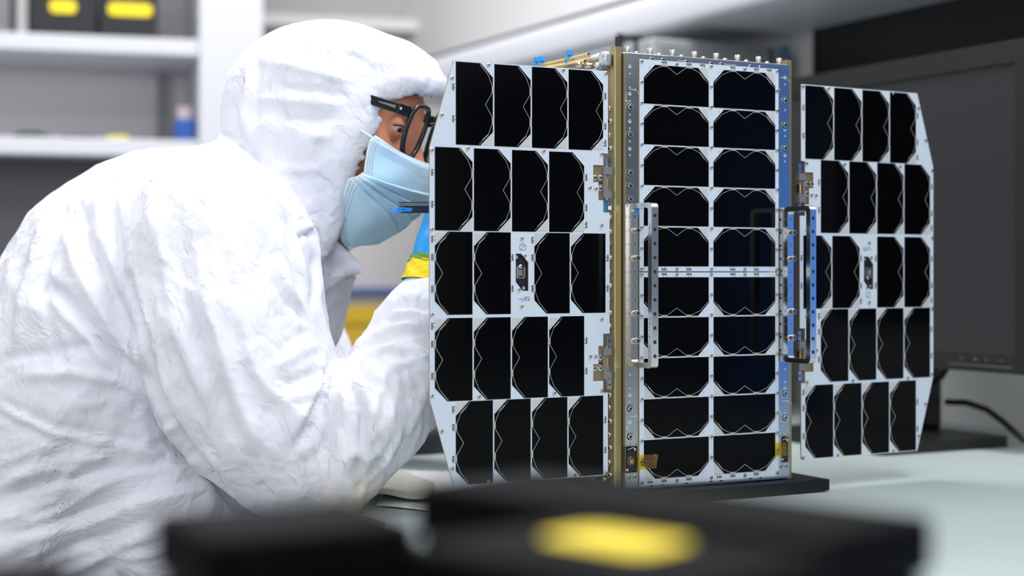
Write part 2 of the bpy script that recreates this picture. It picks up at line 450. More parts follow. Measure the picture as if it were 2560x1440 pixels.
# ------------------------------------------------------------------ the satellite (local axes: x along the front, y into the body, z up; mm through K)
def boxmm(mb, u0, u1, v0, v1, w0, w1, m, T=None):
    mb.box(u0 * K, u1 * K, v0 * K, v1 * K, w0 * K, w1 * K, m, T)
SAT = empty('satellite', (0.9444, 1.351, 0.2406))
tag(SAT, 'box satellite with two spread solar wings standing on a black base plate', 'satellite')

def rail_mesh():
    g = MB()
    p = [(0, 0), (8.5, 0), (8.5, 8.5), (0, 8.5)]
    c = 1.3
    poly = [(c, 0), (8.5, 0), (8.5, 8.5), (0, 8.5), (0, c)]
    T = Matrix(((1, 0, 0, 0), (0, 0, 1, 0), (0, 1, 0, 0), (0, 0, 0, 1)))     # x-z polygon -> plan view, pulled along z
    g.prism(mm(poly), -.2269, .2269, GOLD, T=T)
    return g
r0 = rail_mesh().make('rail', SAT, bevel=.0003); r0.location = (-.113, .0077, 0)
for (x, y, sx, sy) in ((.113, .0077, -1, 1), (-.113, .2337, 1, -1), (.113, .2337, -1, -1)):
    o = r0.copy(); COL.objects.link(o); o.parent = SAT; o.location = (x, y, 0); o.scale = (sx, sy, 1)
for x, y in ((-.1078, .0125), (.108, .229)):
    g = MB(); g.cyl((x, y, .2269), (x, y, .2372), .0013, BLACKP, 10); g.make('separation_pin', SAT)

g = MB(); boxmm(g, -106, 106, 12, 228, -222, 217, mat('inner_black', (20, 20, 22), .6)); g.make('inner_light_block', SAT)  # dark box put in to block light inside the body
for nm, x0, x1 in (('side_plate', -110, -107), ('side_plate', 107, 110)):
    g = MB(); boxmm(g, x0, x1, 16.2, 225, -224, 219, GOLD_D)
    s = -1 if x0 < 0 else 1
    for w in (190, 176, -30, -190):                                          # oval lightening slots in the plate
        for k in range(12):
            t0, t1 = 2 * PI * k / 12, 2 * PI * (k + 1) / 12
        g.cyl(((-110.3 if s < 0 else 110.3) * K, .034, w * K), ((-109.8 if s < 0 else 109.8) * K, .034, w * K), .004, STEEL_D, 16)
    g.make(nm, SAT, bevel=.0004)
g = MB(); boxmm(g, -104, 104, 228, 233, -224, 219, ALU); g.make('back_plate', SAT)
g = MB(); boxmm(g, -103.8, 104.1, 4.2, 228, 217.6, 221.2, ALU); g.make('top_plate', SAT, bevel=.0006)
g = MB(); boxmm(g, -103.8, 104.1, 4.2, 228, -226, -223, ALU); g.make('bottom_plate', SAT)

# front frame: aluminium face, gold edge behind it, holes, marks
ff = MB()
wA, wB = -224.4, 218.5
def frame_poly():
    return [(-103.8, wA), (104.1, wA), (104.1, -208.3), (93, -208.3), (93, -180), (104.1, -180), (104.1, wB), (-103.8, wB), (-103.8, -180.8), (-89.5, -180.8), (-89.5, -208), (-103.8, -208)]
ff.prism(mm(frame_poly()), .0016, .0032, ALU)
HOLE_GLEAM = mat('hole_gleam', (222, 224, 228), .35, .6)  # bright flat discs: the reflection inside each hole is painted in
DARKH = mat('hole_shadow', (50, 52, 58), .5, .2)
def dot(u, w, r, m, v=1.55):
    ff.lathe([(r * K, 0), (r * .96 * K, .00012)], m, 14, T=Matrix.Translation((u * K, v * K, w * K)) @ Matrix.Rotation(PI / 2, 4, 'X'))
def yw(y): return (679.5 - y) * .4094 - 2.9
strip_holes = [(168, 2.0), (186, 1.0), (221, 1.0), (236, 2.0), (254, 1.0), (288, 1.0), (305, 2.0), (322, 1.0), (355, 1.0), (373, 2.0), (389, 1.0),
               (936, 1.0), (970, 1.0), (987, 2.0), (1004, 1.0), (1055, 2.0)]
for s, u in ((-1, -98.6), (1, 98.2)):
    for y, r in strip_holes:
        dot(u, yw(y), r, HOLE_GLEAM)
        if r > 1.5: stroke(ff, mm([(u - 1.1, yw(y) + .35), (u + 1.1, yw(y) + .75)]), .0007, .00138, ALU)  # painted arc of shading across the larger holes
def arrows(u, w):
    stroke(ff, mm([(u, w), (u + 8, w)]), .0005, .00150, ETCH); stroke(ff, mm([(u + 6.6, w + 1), (u + 8.4, w), (u + 6.6, w - 1)]), .0005, .00150, ETCH)
    stroke(ff, mm([(u - 4, w - 3.5), (u - 4, w - 13)]), .0005, .00150, ETCH); stroke(ff, mm([(u - 5, w - 11.5), (u - 4, w - 13.3), (u - 3, w - 11.5)]), .0005, .00150, ETCH)
    stroke(ff, mm([(u + 9.6, w - 1.2), (u + 11, w - 3.4)]), .0003, .00150, ETCH); stroke(ff, mm([(u + 11, w - 1.2), (u + 9.6, w - 3.4)]), .0003, .00150, ETCH)
    stroke(ff, mm([(u - 2.6, w - 12.4), (u - 1.4, w - 12.4), (u - 2.6, w - 14.6), (u - 1.4, w - 14.6)]), .0003, .00150, ETCH)
arrows(-99, yw(225)); arrows(-98, yw(1040)); arrows(92.8, yw(171) + 1); arrows(95, yw(1020))
for u in (-72, -58, -29, 2, 15, 53, 66):
    dot(u, 213.9, 3.7, ALU_B, 1.54); dot(u, 213.9, 3.2, DARKH, 1.42); dot(u - 1.6, 214.6, 1.1, HOLE_GLEAM, 1.30)
    dot(u, -221.0, 3.5, ALU_B, 1.54); dot(u, -221.0, 3.0, DARKH, 1.42); dot(u + 1.8, -223.0, .7, HOLE_GLEAM, 1.30)
random.seed(3)
for u0, u1, w in ((-40, -30, 216.3), (18, 34, 216.0)):                                       # worn marking along the top edge, too small to read
    u = u0
    while u < u1:
        stroke(ff, mm([(u, w - .7), (u + .15, w + .7)]), .00028, .00150, ETCH); u += random.uniform(.7, 1.1)
FR = ff.make('front_frame', SAT, smooth=30)
FR['label'] = 'bright machined aluminium front frame'
g = MB(); g.prism(mm([(-103.2, wA), (104.0, wA), (104.0, wB), (-103.2, wB)]), .0032, .0085, GOLD_E,
                  holes=[mm([(-88, -216), (-88, 210), (88, 210), (88, -216)]), mm([(-102.8, -208), (-102.8, -180.8), (-89.5, -180.8), (-89.5, -208)]), mm([(93, -208.3), (93, -180), (103.6, -180), (103.6, -208.3)])], side=GOLD_E)
g.make('frame_edge', SAT, smooth=30)

# fasteners (each one a mesh of its own, sharing data)
def screw_mesh():
    g = MB(); g.lathe([(.00195, 0), (.00195, .0004), (.0017, .0011), (.0010, .0015)], STEEL, 16)
    g.lathe([(.0009, .00145), (.0005, .00155)], STEEL_D, 6); return g
def to_mesh(mb, name):
    o = mb.make(name); me = o.data; bpy.data.objects.remove(o); return me
RX = Matrix.Rotation(PI / 2, 4, 'X')                # +z of a fastener -> -y (towards the front)
RL = Matrix.Rotation(-PI / 2, 4, 'Y')               # +z -> -x (out of the left side)
RR = Matrix.Rotation(PI / 2, 4, 'Y')
SCREW = to_mesh(screw_mesh(), 'screw')
g = MB(); g.lathe([(.0045, 0), (.0045, .0002), (.0039, .00025)], ALU_B, 24); g.lathe([(.0039, .0002), (.0038, .00030)], STEEL_D, 24); g.lathe([(.0029, .0003), (.0030, .0014), (.0027, .0018), (.0019, .0018)], STEEL, 20); g.lathe([(.0019, .0016), (.0014, .0020)], STEEL_D, 6)
WBOLT = to_mesh(g, 'washer_bolt')
g = MB(); g.lathe([(.0031, 0), (.0031, .0064), (.0027, .0070), (.0019, .0070)], STEEL, 18); g.lathe([(.0017, .0069), (.0012, .0073)], STEEL_D, 6)
CBOLT = to_mesh(g, 'cap_bolt')
g = MB(); g.lathe([(.0042, 0), (.0042, .0008)], STEEL, 20); g.lathe([(.0033, .0008), (.0033, .0044), (.0030, .0050), (.0020, .0050)], STEEL, 18); g.lathe([(.0018, .0049), (.0013, .0053)], STEEL_D, 6)
SBOLT = to_mesh(g, 'side_bolt')
def put(me, name, par, u, v, w, R):
    return inst(me, name, par, Matrix.Translation((u * K, v * K, w * K)) @ R)
for s, u in ((-1, -98.6), (1, 98.0)):
    for y in (270, 338, 1020.5, 1090) if s < 0 else (230, 293.5, 355, 1000, 1064):
        put(WBOLT, 'washer_bolt', FR, u, 1.6, yw(y), RX)
for y in (433.5, 466, 498.5):
    put(WBOLT, 'washer_bolt', FR, -98.6, 1.6, yw(y), RX)
for u in (-99.5, -92.7, 93, 99.5):
    for w in (-179, -211.5):
        put(SCREW, 'corner_screw', FR, u, 1.5, w if w > -200 else w - .4, RX)
for k in range(8):
    put(CBOLT, 'cap_bolt', SAT, -97 + 27.6 * k, 9, 221, Matrix())
for k in range(7):
    g = MB(); g.lathe([(.0028, 0), (.0028, .0012), (.0016, .0022)], STEEL, 14); o = g.make('button_screw', SAT); o.location = ((-86.5 + 27.6 * k) * K, .0075, .2211)
g = MB(); g.lathe([(.010, 0), (.010, .003), (.0085, .0042)], mat('orange_cap', (236, 140, 60), .45), 24); o = g.make('orange_cover', SAT); o.location = (-.079, .042, .2212)
side_w = [(272, 19), (305, 17), (340, 19), (373, 17), (545, 18), (580, 17), (610, 20), (645, 17), (680, 19), (715, 17), (748, 20), (782, 17), (815, 18),
          (988, 18), (1019, 19), (1053, 17), (1087, 19), (1119, 17), (1156, 19), (1187, 17)]
for i, (y, v) in enumerate(side_w):
    w = (679.5 - y) * .4104 - 2.9
    put(SBOLT, 'side_bolt', SAT, -110, v - 1.0, w, RL); put(SBOLT, 'side_bolt', SAT, 110, v - 1.0, w, RR)
for v, w in ((28, 215.5), (58, 213), (76, 216), (24, -217), (44, -216), (59, -213), (76, -214.5), (95, -214)):
    put(CBOLT, 'cap_bolt', SAT, -110, v, w, RL)
g = MB(); boxmm(g, -116, -110, 24, 100, -208, -206.5, GOLD_D); g.make('lower_flange', SAT)
g = MB(); boxmm(g, -117, -110, 20, 150, 206, 208, mat('flange_silver', (196, 196, 190), .35, .9)); g.make('upper_flange', SAT)

# solar cells: one mesh with busbar and diode, shared by every cell
def cell_mesh():
    g = MB(); L, H, c = 40.07, 20.07, 13.4
    g.prism(mm([(-L, -H), (L, -H), (L, H - c), (L - c, H), (-L + c, H), (-L, H - c)]), -.0003, 0, CELL)
    def P(s, t): return (s - 40.07, 20.07 - t)
    y = -.00036
    g2 = [P(1, 14.3), P(11, 5.2), P(21.2, 1.0), P(28.4, 1.0), P(40, 8.3), P(51.6, 1.0), P(59, 1.0), P(69, 5.2)]
    stroke(g, mm(g2), .00042, y, LINE)
    stroke(g, mm([P(69.3, 5.5), P(74.6, 11.2)]), .0009, y, LINE); stroke(g, mm([P(74.6, 11.2), P(79.2, 15)]), .0003, y, LINE)
    for s in (24.8, 55.4):                                                    # contact pads across the gap to the next cell
        g.add([(a * K, -.0004, b * K) for a, b in (P(s - 3.3, 1.1), P(s + 3.3, 1.1), P(s + 3.3, -1.2), P(s - 3.3, -1.2))], [(0, 1, 2, 3)], CONT)
        for k in range(4):
            x = s - 2.6 + 1.75 * k
            g.add([(a * K, -.00045, b * K) for a, b in (P(x, .9), P(x + .8, .9), P(x + .8, -1.0), P(x, -1.0))], [(0, 1, 2, 3)], ETCH)
    d = [P(68.2, .25), P(79.3, .25), P(79.3, 11.6)]
    g.prism(mm([d[2], d[1], d[0]]), -.0003, 0, DIODE)
    stroke(g, mm([P(67.2, .2), P(80, 13.2)]), .00055, y, PCB)
    return g
CELLM = to_mesh(cell_mesh(), 'solar_cell')
def put_cell(par, x, y, z, deg):
    return inst(CELLM, 'solar_cell', par, Matrix.Translation((x * K, y * K, z * K)) @ Matrix.Rotation(math.radians(deg), 4, 'Y'))
def contact(mb, x, z, deg, y):
    """Soldered tab on the board edge: a dark slot and four bright fingers, fingers towards the cell (+z of its own frame is away)."""
    T = Matrix.Translation((x * K, 0, z * K)) @ Matrix.Rotation(math.radians(deg), 4, 'Y')
    mb.add([(a * K, y, b * K) for a, b in ((-3.3, .4), (3.3, .4), (3.3, 2.4), (-3.3, 2.4))], [(0, 1, 2, 3)], SLOT, T)
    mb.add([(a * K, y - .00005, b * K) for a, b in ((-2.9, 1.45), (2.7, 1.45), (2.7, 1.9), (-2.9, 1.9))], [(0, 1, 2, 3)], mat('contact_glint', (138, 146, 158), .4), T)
    for k in range(4):
        x0 = -2.7 + 1.75 * k
        mb.add([(a * K, y - .0001, b * K) for a, b in ((x0, -1.9), (x0 + .75, -1.9), (x0 + .75, .6), (x0, .6))], [(0, 1, 2, 3)], CONT if k % 2 else ETCH, T)

# the two front boards
UC = (-42.6, 43.7)
def front_board(upper):
    g = MB()
    w0, w1 = (-2.3, 214.7) if upper else (-222.0, -3.6)
    g.prism(mm([(-88, w0), (88.4, w0), (88.4, w1), (-88, w1)]), 0, .0016, PCB, side=PCB_E)
    for u in UC:
        if upper:
            for s in (24.8, 55.4, 72.5): contact(g, u + s - 40.07, 211.6, 0, -.00005)
            for s in (24.8, 55.4): contact(g, u + s - 40.07, .9, 180, -.00005)
        else:
            for s in (24.8, 55.4): contact(g, u + s - 40.07, -6.7, 0, -.00005)
            for s in (24.8, 55.4, 72.5): contact(g, u - s + 40.07, -217.4, 180, -.00005)
        for k in range(5):                                                    # tiny board designators beside each cell corner
            wc = (2.75 + 41.7 * k + 20.07) if upper else (-8.55 - 41.7 * k - 20.07)
            x = u - 33.5 if upper else u + 33.5
            z = wc + 17 if upper else wc - 17
            stroke(g, mm([(x - 1, z - 1), (x - .4, z - .4)]), .0005, -.00005, PRINT); stroke(g, mm([(x + .3, z + .3), (x + .9, z + .9)]), .0005, -.00005, PRINT)
    b = g.make('front_solar_panel', SAT, smooth=0)
    for u in UC:
        for k in range(5):
            if upper: put_cell(b, u, 0, 2.75 + 41.7 * k + 20.07, 0)
            else: put_cell(b, u, 0, -8.55 - 41.7 * k - 20.07, 180)
    for u in (-85.4, .6, 86.2):
        for k in range(11):
            put(SCREW, 'panel_screw', b, u, 0, (212.7 - 21.27 * k) if upper else (-5.6 - 21.27 * k), RX)
    for u in UC:
        put(SCREW, 'panel_screw', b, u, 0, 212.3 if upper else -5.6, RX)
        put(SCREW, 'panel_screw', b, u, 0, 0 if upper else -218.6, RX)
    return b
fb1 = front_board(True); fb1['label'] = 'upper half of the front solar array'
fb2 = front_board(False); fb2['label'] = 'lower half of the front solar array'

# wings
HOLEP = mm([(93.1, 19.2), (99.1, 19.2), (107.3, 10.5), (107.3, -17.5), (100.8, -17.5), (93.1, -8.7)])
def notch(x0, x1, x2): return None
RIGHT = [(201.0, -61.5), (201.0, 61.5), (193.5, 61.5), (193.5, 73.8), (187.8, 73.8), (187.8, 92.1), (181.7, 92.1), (181.7, 109.3), (193.5, 109.3), (193.5, 121.4), (199.0, 121.4)]
LOWR = [(199.0, -205.3), (199.0, -121.4), (193.5, -121.4), (193.5, -109.3), (181.7, -109.3), (181.7, -92.1), (187.8, -92.1), (187.8, -73.8), (193.5, -73.8), (193.5, -61.5)]
WPOLY = mm([(25.4, -205.3)] + LOWR + RIGHT + arc(196.5, 202.8, 2.5, 0, 90, 4) + [(25.4, 205.3), (0, 120.8), (0, -120.8)])
WSC = [(63.0, 203.3), (23.5, 188.4), (12.7, 152.3), (146.7, 203.2), (196.6, 203), (2.2, 118.2), (40.5, 121.3), (124.1, 121.3), (191.2, 120.8), (177.6, 86.2), (184.5, 85.6),
       (2.2, 42.4), (99.7, 34.3), (191.6, 48.5), (99.7, -32.7), (2.2, -39.3), (191.5, -46.7), (178.2, -84.2), (184.6, -84.4), (2.2, -117.4), (52.7, -120.0), (136.6, -119.7),
       (191.5, -119.0), (12.6, -151.7), (23.7, -188.1), (63, -203), (159.9, -202.9), (196.8, -203)]
def logo_mark(g, x, z, w, h, rot, y=-.00005):
    T = Matrix.Translation((x * K, 0, z * K)) @ Matrix.Rotation(math.radians(rot), 4, 'Y')
    a, b = w / 2, h / 2; r = min(w, h) * .18
    stroke(g, mm([(-a, -b)] + [(-a, b - r), (-a + r, b), (a * .75, b), (-a * .72, -b * .95)]), .00048, y, PRINT, T)
    stroke(g, mm([(-a * .72, -b), (a - r, -b), (a, -b + r), (a, b)]), .00048, y, PRINT, T)
def small_print(g, x0, x1, z, h, y=-.00005):
    x = x0; rr = random.Random(int(x0 * 10))
    while x < x1:
        stroke(g, mm([(x, z - h / 2), (x + rr.uniform(-.1, .25), z + h / 2)]), .00026, y, PRINT)
        if rr.random() < .6: stroke(g, mm([(x, z + rr.choice((-h / 2, 0, h / 2))), (x + .5, z + rr.choice((-h / 2, 0, h / 2)))]), .00024, y, PRINT)
        x += rr.uniform(.62, .85)
def wing(flip):
    g = MB(); g.prism(WPOLY, 0, .0016, PCB, holes=[HOLEP], side=PCB_E)
    rows = [(164.2, 27.6, 90), (81.1, 5.3, 90), (-.05, None, -90), (-83.3, 5.3, -90), (-164.2, 27.6, -90)]
    cells = []
    for q, p0, deg in rows:
        ps = [p0 + 41.8 * k for k in range(4)] if p0 is not None else [5.3, 47.2, 113.9, 155.7]
        for p in ps: cells.append((p + 20.15, q, deg))
        a, b = ps[0] - .5, ps[-1] + 40.8
        for o in (-15.3, 15.3):
            contact(g, a - .9, q + o, -90, -.00005); contact(g, b + .9, q + o, 90, -.00005)
        if deg > 0: contact(g, b + .9, q - 32.5, 90, -.00005)
        else: contact(g, a - .9, q + 32.5, -90, -.00005)
    for o in (-15.3, 15.3):
        contact(g, 88.2, o, 90, -.00005); contact(g, 113.0, o, -90, -.00005)
    contact(g, 113.0, 32.5, -90, -.00005)
    logo_mark(g, 100.9, 25.3, 6.6, 5.0, 0); small_print(g, 99, 102.5, 29.2, .7)
    logo_mark(g, 105.9, -25.4, 3.4, 4.6, 90); small_print(g, 96.5, 103.4, -25.6, 1.0); small_print(g, 99.2, 103.4, -27.6, .9)
    if flip:
        T = Matrix.Rotation(PI, 4, 'Y')
        g.v = [tuple(T @ Vector(p)) for p in g.v]
    w = g.make('solar_wing', SAT, smooth=0)
    F = Matrix.Rotation(PI, 4, 'Y') if flip else Matrix()
    for x, z, deg in cells:
        inst(CELLM, 'solar_cell', w, F @ Matrix.Translation((x * K, 0, z * K)) @ Matrix.Rotation(math.radians(deg), 4, 'Y'))
    for x, z in WSC + [(103.1, 17.2), (96.8, -16.0)]:
        inst(SCREW, 'wing_screw', w, F @ Matrix.Translation((x * K, 0, z * K)) @ RX)
    # centre connector seen through the cut-out
    NAVY = mat('connector_navy', (18, 24, 46), .4)
    c = MB(); boxmm(c, 91.5, 109, 3.0, 5.5, -20, 21.5, NAVY, F)
    boxmm(c, 94.6, 97.2, 1.2, 3.0, -5.0, 6.6, ALU_B, F); boxmm(c, 97.2, 101.5, 1.6, 3.0, -2.6, 3.4, ALU_B, F); boxmm(c, 97, 104.2, 1.2, 3.0, -5.2, -4.1, ALU_B, F)
    boxmm(c, 103.2, 104.4, 1.2, 3.0, -5.0, 6.0, ALU_B, F); boxmm(c, 102.2, 102.9, 1.0, 3.0, -4.2, 6.0, BRASS, F)
    c.lathe([(.0022, 0), (.0022, .0010), (.0012, .0016)], STEEL, 14, F @ Matrix.Translation((.0996, .0025, .0064)) @ RX)
    for x, z in ((.0998, .0122), (.0996, -.0102)):
        c.lathe([(.0023, 0), (.0023, .0008), (.0017, .0008)], NAVY, 14, F @ Matrix.Translation((x, .003, z)) @ RX)
    for x, z in ((.0955, .0158), (.1035, -.0150)):
        c.lathe([(.0017, 0), (.0017, .0010), (.0009, .0014)], STEEL, 14, F @ Matrix.Translation((x, .003, z)) @ RX)
    c.make('connector', w, smooth=30)
    # two hinges in the notches at the body side
    for s in (1, -1):
        h = MB()
        def bx(p0, p1, v0, v1, q0, q1, m): boxmm(h, p0, p1, v0, v1, min(q0 * s, q1 * s), max(q0 * s, q1 * s), m, F)
        bx(180.5, 194.5, 1.7, 3.2, 91, 110, GOLD_D); bx(186.8, 194.5, 1.7, 3.2, 73, 92, GOLD_D)
        bx(193.4, 202.7, -1.2, 5, 100.2, 107.4, HINGE); bx(193.4, 202.7, -1.2, 5, 76.4, 83.4, HINGE)
        bx(193.4, 196.4, -.6, 4.6, 83.4, 100.2, HINGE); bx(196.4, 201.4, .6, 4.6, 95.4, 100.2, HINGE); bx(196.4, 201.4, .6, 4.6, 83.4, 86.4, HINGE)
        bx(196.4, 201.4, 3.6, 5, 86, 96, STEEL_D); bx(198.4, 203.2, 0, 2.2, 108.1, 118.4, ALU); bx(199.2, 203.2, 0, 2.2, 64.4, 74.4, ALU)
        h.cyl(F @ Vector((.1989, .0018, .0866 * s)), F @ Vector((.1989, .0018, .0954 * s)), .0017, BRASS, 12)
        h.cyl(F @ Vector((.1985, .0015, .0742 * s)), F @ Vector((.1985, .0015, .1085 * s)), .0008, STEEL, 10)
        for p, q in ((183.9, 96.5), (190.3, 96.6), (190.3, 85.7)):
            h.lathe([(.0029, 0), (.0029, .0016), (.0021, .0020)], STEEL, 18, F @ Matrix.Translation((p * K, .0016, q * s * K)) @ RX)
            h.lathe([(.0013, .0018), (.0009, .0023)], STEEL_D, 6, F @ Matrix.Translation((p * K, .0016, q * s * K)) @ RX)
        for q in (113.4, 69.4):
            h.lathe([(.0012, 0), (.0007, .0005)], STEEL_D, 10, F @ Matrix.Translation((.2010, 0, q * s * K)) @ RX)
        h.make('hinge', w, smooth=30)
    return w
wl = wing(False); wl.location = ((.624 - .9444), .007, -.0042); wl['label'] = 'solar wing beside the masked person'
wr = wing(True); wr['label'] = 'solar wing in front of the monitor'
wr.rotation_euler[2] = math.radians(2.8)
# the outer edge of this wing is its local origin: set it from the hinge side
hx, hy = 1.0715 - .9444, 1.3615 - 1.351
wr.location = (hx + .199 * math.cos(math.radians(2.8)), hy + .199 * math.sin(math.radians(2.8)), -.0032)

# blue tag seen behind the upper hinge
# machined handles
def handle(u0, u1, off, label):
    d0, d1 = 1.6 - off, -43.9 - off
    h = MB()
    T = Matrix.Rotation(PI / 2, 4, 'Z')             # polygon x -> y (depth), extrude y -> -x
    outer = rrect(d1, d0, -99.3, 66.3, 5.5); inner = rrect(d1 + 6.6, d0 - 7.4, -94.3, 61.3, 3.2)
    h.prism(mm(outer), -u1 * K, -u0 * K, ALU_B, holes=[mm(inner)], side=ALU_B, T=T)
    uc = (u0 + u1) / 2
    for k in range(11):
        w = 53 - 14 * k
        h.lathe([(.0021, 0), (.0021, .0001)], ALU, 16, Matrix.Translation((uc * K, d1 * K, w * K)) @ RX)
        h.lathe([(.00175, 0), (.00175, .00014)], STEEL_D, 16, Matrix.Translation(((uc - .25) * K, d1 * K, (w + .3) * K)) @ RX)
        if k in (1, 3, 7, 9): continue
        h.lathe([(.0019, 0), (.0019, .0001)], STEEL, 16, Matrix.Translation((uc * K, (d0 - 7.4) * K, w * K)) @ RX)
        h.lathe([(.0015, 0), (.0015, .00014)], ALU, 16, Matrix.Translation(((uc - .2) * K, (d0 - 7.4) * K, (w + .25) * K)) @ RX)
    for k in range(11):
        for dw, r in ((0, .0016), (5.2, .0004), (8.6, .0004)):
            if 53 - 14 * k - dw < -95: continue
            h.lathe([(r, 0), (r, .0001)], STEEL, 10, Matrix.Translation((u0 * K, (d0 - 3.6 - (0 if dw == 0 else (2 if dw > 6 else -2))) * K, (53 - 14 * k - dw) * K)) @ RL)
    rr = random.Random(5); w = 46
    while w > -84:                                                             # engraved lettering along the grip, too fine to read
        y = (d1 + 3.3) * K
        a = rr.uniform(.7, 1.3)
        h.box(u0 * K - .00008, u0 * K, y - .0011, y + .0011 * rr.choice((1, .3, 1)), (w - .22) * K, w * K, DARKH)
        if rr.random() < .7: h.box(u0 * K - .00008, u0 * K, y + .0008 * rr.choice((-1, 1, 0)), y + .0011 * rr.choice((-1, 1, .2)), (w - a) * K, w * K, DARKH)
        w -= a + rr.choice((.5, .5, .5, 1.4))
    o = h.make('carrying_handle', SAT, bevel=.0004, smooth=30)
    o['label'] = label
    for k in (1, 3, 7, 9):
        inst(CBOLT, 'handle_bolt', o, Matrix.Translation((uc * K, (d0 - 7.4) * K, (53 - 14 * k) * K)) @ RX)
    return o
handle(-101.6, -93.6, 0, 'left of the two machined carrying handles')
h2 = handle(89.2, 97.2, 8.6, 'right of the two machined carrying handles')
g = MB(); boxmm(g, 89.2, 99.2, -6.7, 1.5, -99, 66, ALU)
for k in range(11):
    g.lathe([(.0016, 0), (.0016, .0001)], STEEL_D, 10, Matrix.Translation((.0892, -.0026, (53 - 14 * k) * K)) @ RL)
g.make('handle_spacer', SAT, bevel=.0004)
g = MB(); boxmm(g, -96.5, -93.7, -8.2, -5.7, 55.5, 61, mat('blue_marker', (40, 150, 226), .5)); g.make('blue_sticker', SAT)
g = MB(); g.prism(mm(rrect(-125.5, -120.6, 57, 74, 2)), .012, .0125, mat('blue_film', (60, 156, 226), .4)); g.make('blue_film', SAT)

# sun sensors in the lower corners
for u0, u1 in ((-103.2, -89.6), (93.1, 104)):
    g = MB(); uc = (u0 + u1) / 2
    boxmm(g, u0, u1, 4.2, 6, -208, -180.8, BLACKP)
    boxmm(g, u0 + 1, u1 - 1, 3.0, 4.2, -205.5, -186, mat('sensor_black', (30, 30, 30), .35))
    g.lathe([(.0052, 0), (.0052, .0007), (.0046, .0012)], mat('sensor_ring', (62, 62, 58), .4), 24, Matrix.Translation((uc * K, .0030, -.1966)) @ RX)
    if u0 < 0: boxmm(g, uc - 1.9, uc + 1.9, 1.4, 2.4, -198.6, -194.6, mat('sensor_chip', (170, 128, 20), .4))
    for x, z in ((u1 - 2.4, -184.5), (u0 + 2, -205.2)):
        g.lathe([(.0016, 0), (.0016, .0012), (.0009, .0016)], STEEL, 14, Matrix.Translation((x * K, .003, z * K)) @ RX)
    g.tube([((u0 + 3) * K, .0035, -.1842), (uc * K, .0028, -.1832), ((u1 - 3) * K, .0032, -.1822)], .0008, STEEL)
    g.make('sun_sensor', SAT, smooth=30)
# strips of amber tape
def tape(u0, u1, w0, w1, txt, label):
    g = MB(); n = 16; vs = []; fs = []
    rr = random.Random(9)
    for i in range(n + 1):
        for j in range(9):
            t = i / n; s = j / 8
            u = u0 + (u1 - u0) * t + (rr.uniform(-.3, .3) if i in (0, n) else 0) - (1.6 * (1 - s) if i == n else 0) * (1 if u0 < 0 else 0)
            lift = (.0022 * max(0, t - .6) ** 2 if u0 < 0 else .002 * max(0, .35 - t) ** 2) + rr.uniform(0, .00012)
            vs.append((u * K, -.0012 - lift * 6, (w0 + (w1 - w0) * s) * K))
    for i in range(n):
        for j in range(8):
            a = i * 9 + j; fs.append((a, a + 9, a + 10, a + 1))
    g.add(vs, fs, TAPE); o = g.make('amber_tape', SAT, smooth=60); o['label'] = label
    c = bpy.data.curves.new('handwriting', 'FONT'); c.body = txt; c.size = .0056; c.align_x = 'CENTER'; c.align_y = 'CENTER'; c.offset = .00005
    c.materials.append(mat('pen_ink', (50, 18, 10), .6))
    tmp = bpy.data.objects.new('handwriting', c); hm = bpy.data.meshes.new_from_object(tmp); bpy.data.objects.remove(tmp)
    t = bpy.data.objects.new('handwriting', hm); COL.objects.link(t); t.parent = o
    t.matrix_local = Matrix.Translation(((-85.2 if u0 < 0 else 86) * K, -.0017, (w0 + w1) / 2 * K)) @ Matrix.Rotation(math.radians(-80), 4, 'Y') @ Matrix.Rotation(PI / 2, 4, 'X')
    return o
tape(-91.5, -67.9, -204.6, -190.0, '603', 'amber tape at the lower left corner, written on')
tape(81.5, 97.5, -201.0, -186.5, '6', 'amber tape at the lower right corner')

# antenna block, yellow rods and blue ties on the upper left side
g = MB(); boxmm(g, -124, -114, 10, 23, 207, 222, mat('antenna_block', (196, 198, 200), .3, .8))
g.cyl((-.121, .024, .209), (-.121, .032, .209), .0035, ALU_B, 14)
g.make('antenna_block', SAT, bevel=.003)
L0 = -SAT.location
def satp(px, py, Y): return pt(px, py, Y) + L0
YR = mat('yellow_rod', (226, 196, 116), .5)
for a, b in (((1471, 135, 1.640), (1352, 163, 1.735)), ((1496, 143, 1.628), (1350, 170, 1.735)), ((1462, 152, 1.64), (1345, 174, 1.735))):
    g = MB(); g.cyl(satp(*a), satp(*b), .00125, YR, 10); g.cyl(satp(*a), satp(*a) + (satp(*a) - satp(*b)).normalized() * .001, .0011, BLACKP, 10); g.make('antenna_rod', SAT)
BLUET = mat('blue_tie', (20, 150, 232), .4)
def ring(c, r, t):
    g = MB(); c = satp(*c); d = (satp(1471, 135, 1.64) - satp(1352, 163, 1.735)).normalized(); a = d.orthogonal().normalized(); b = d.cross(a)
    g.tube([c + (a * math.cos(2 * PI * k / 16) + b * math.sin(2 * PI * k / 16)) * r for k in range(16)], t, BLUET, 8, True)
    up = Vector((0, 0, 1)); k = c + up * (r + .0035)
    g.cyl(k - up * .003 - a * 0, k + up * .0022, .0034, BLUET, 10)
    return g.make('cable_tie', SAT)
ring((1424, 151, 1.677), .0050, .0012); ring((1355, 163, 1.73), .0040, .0011); ring((1342, 164, 1.74), .0036, .0011)
g = MB(); p = satp(1500, 140, 1.622); g.cyl(p, p + Vector((-.006, .007, -.001)), .0034, mat('white_boot', (236, 236, 232), .5), 12, r2=.0016); g.make('rod_boot', SAT)

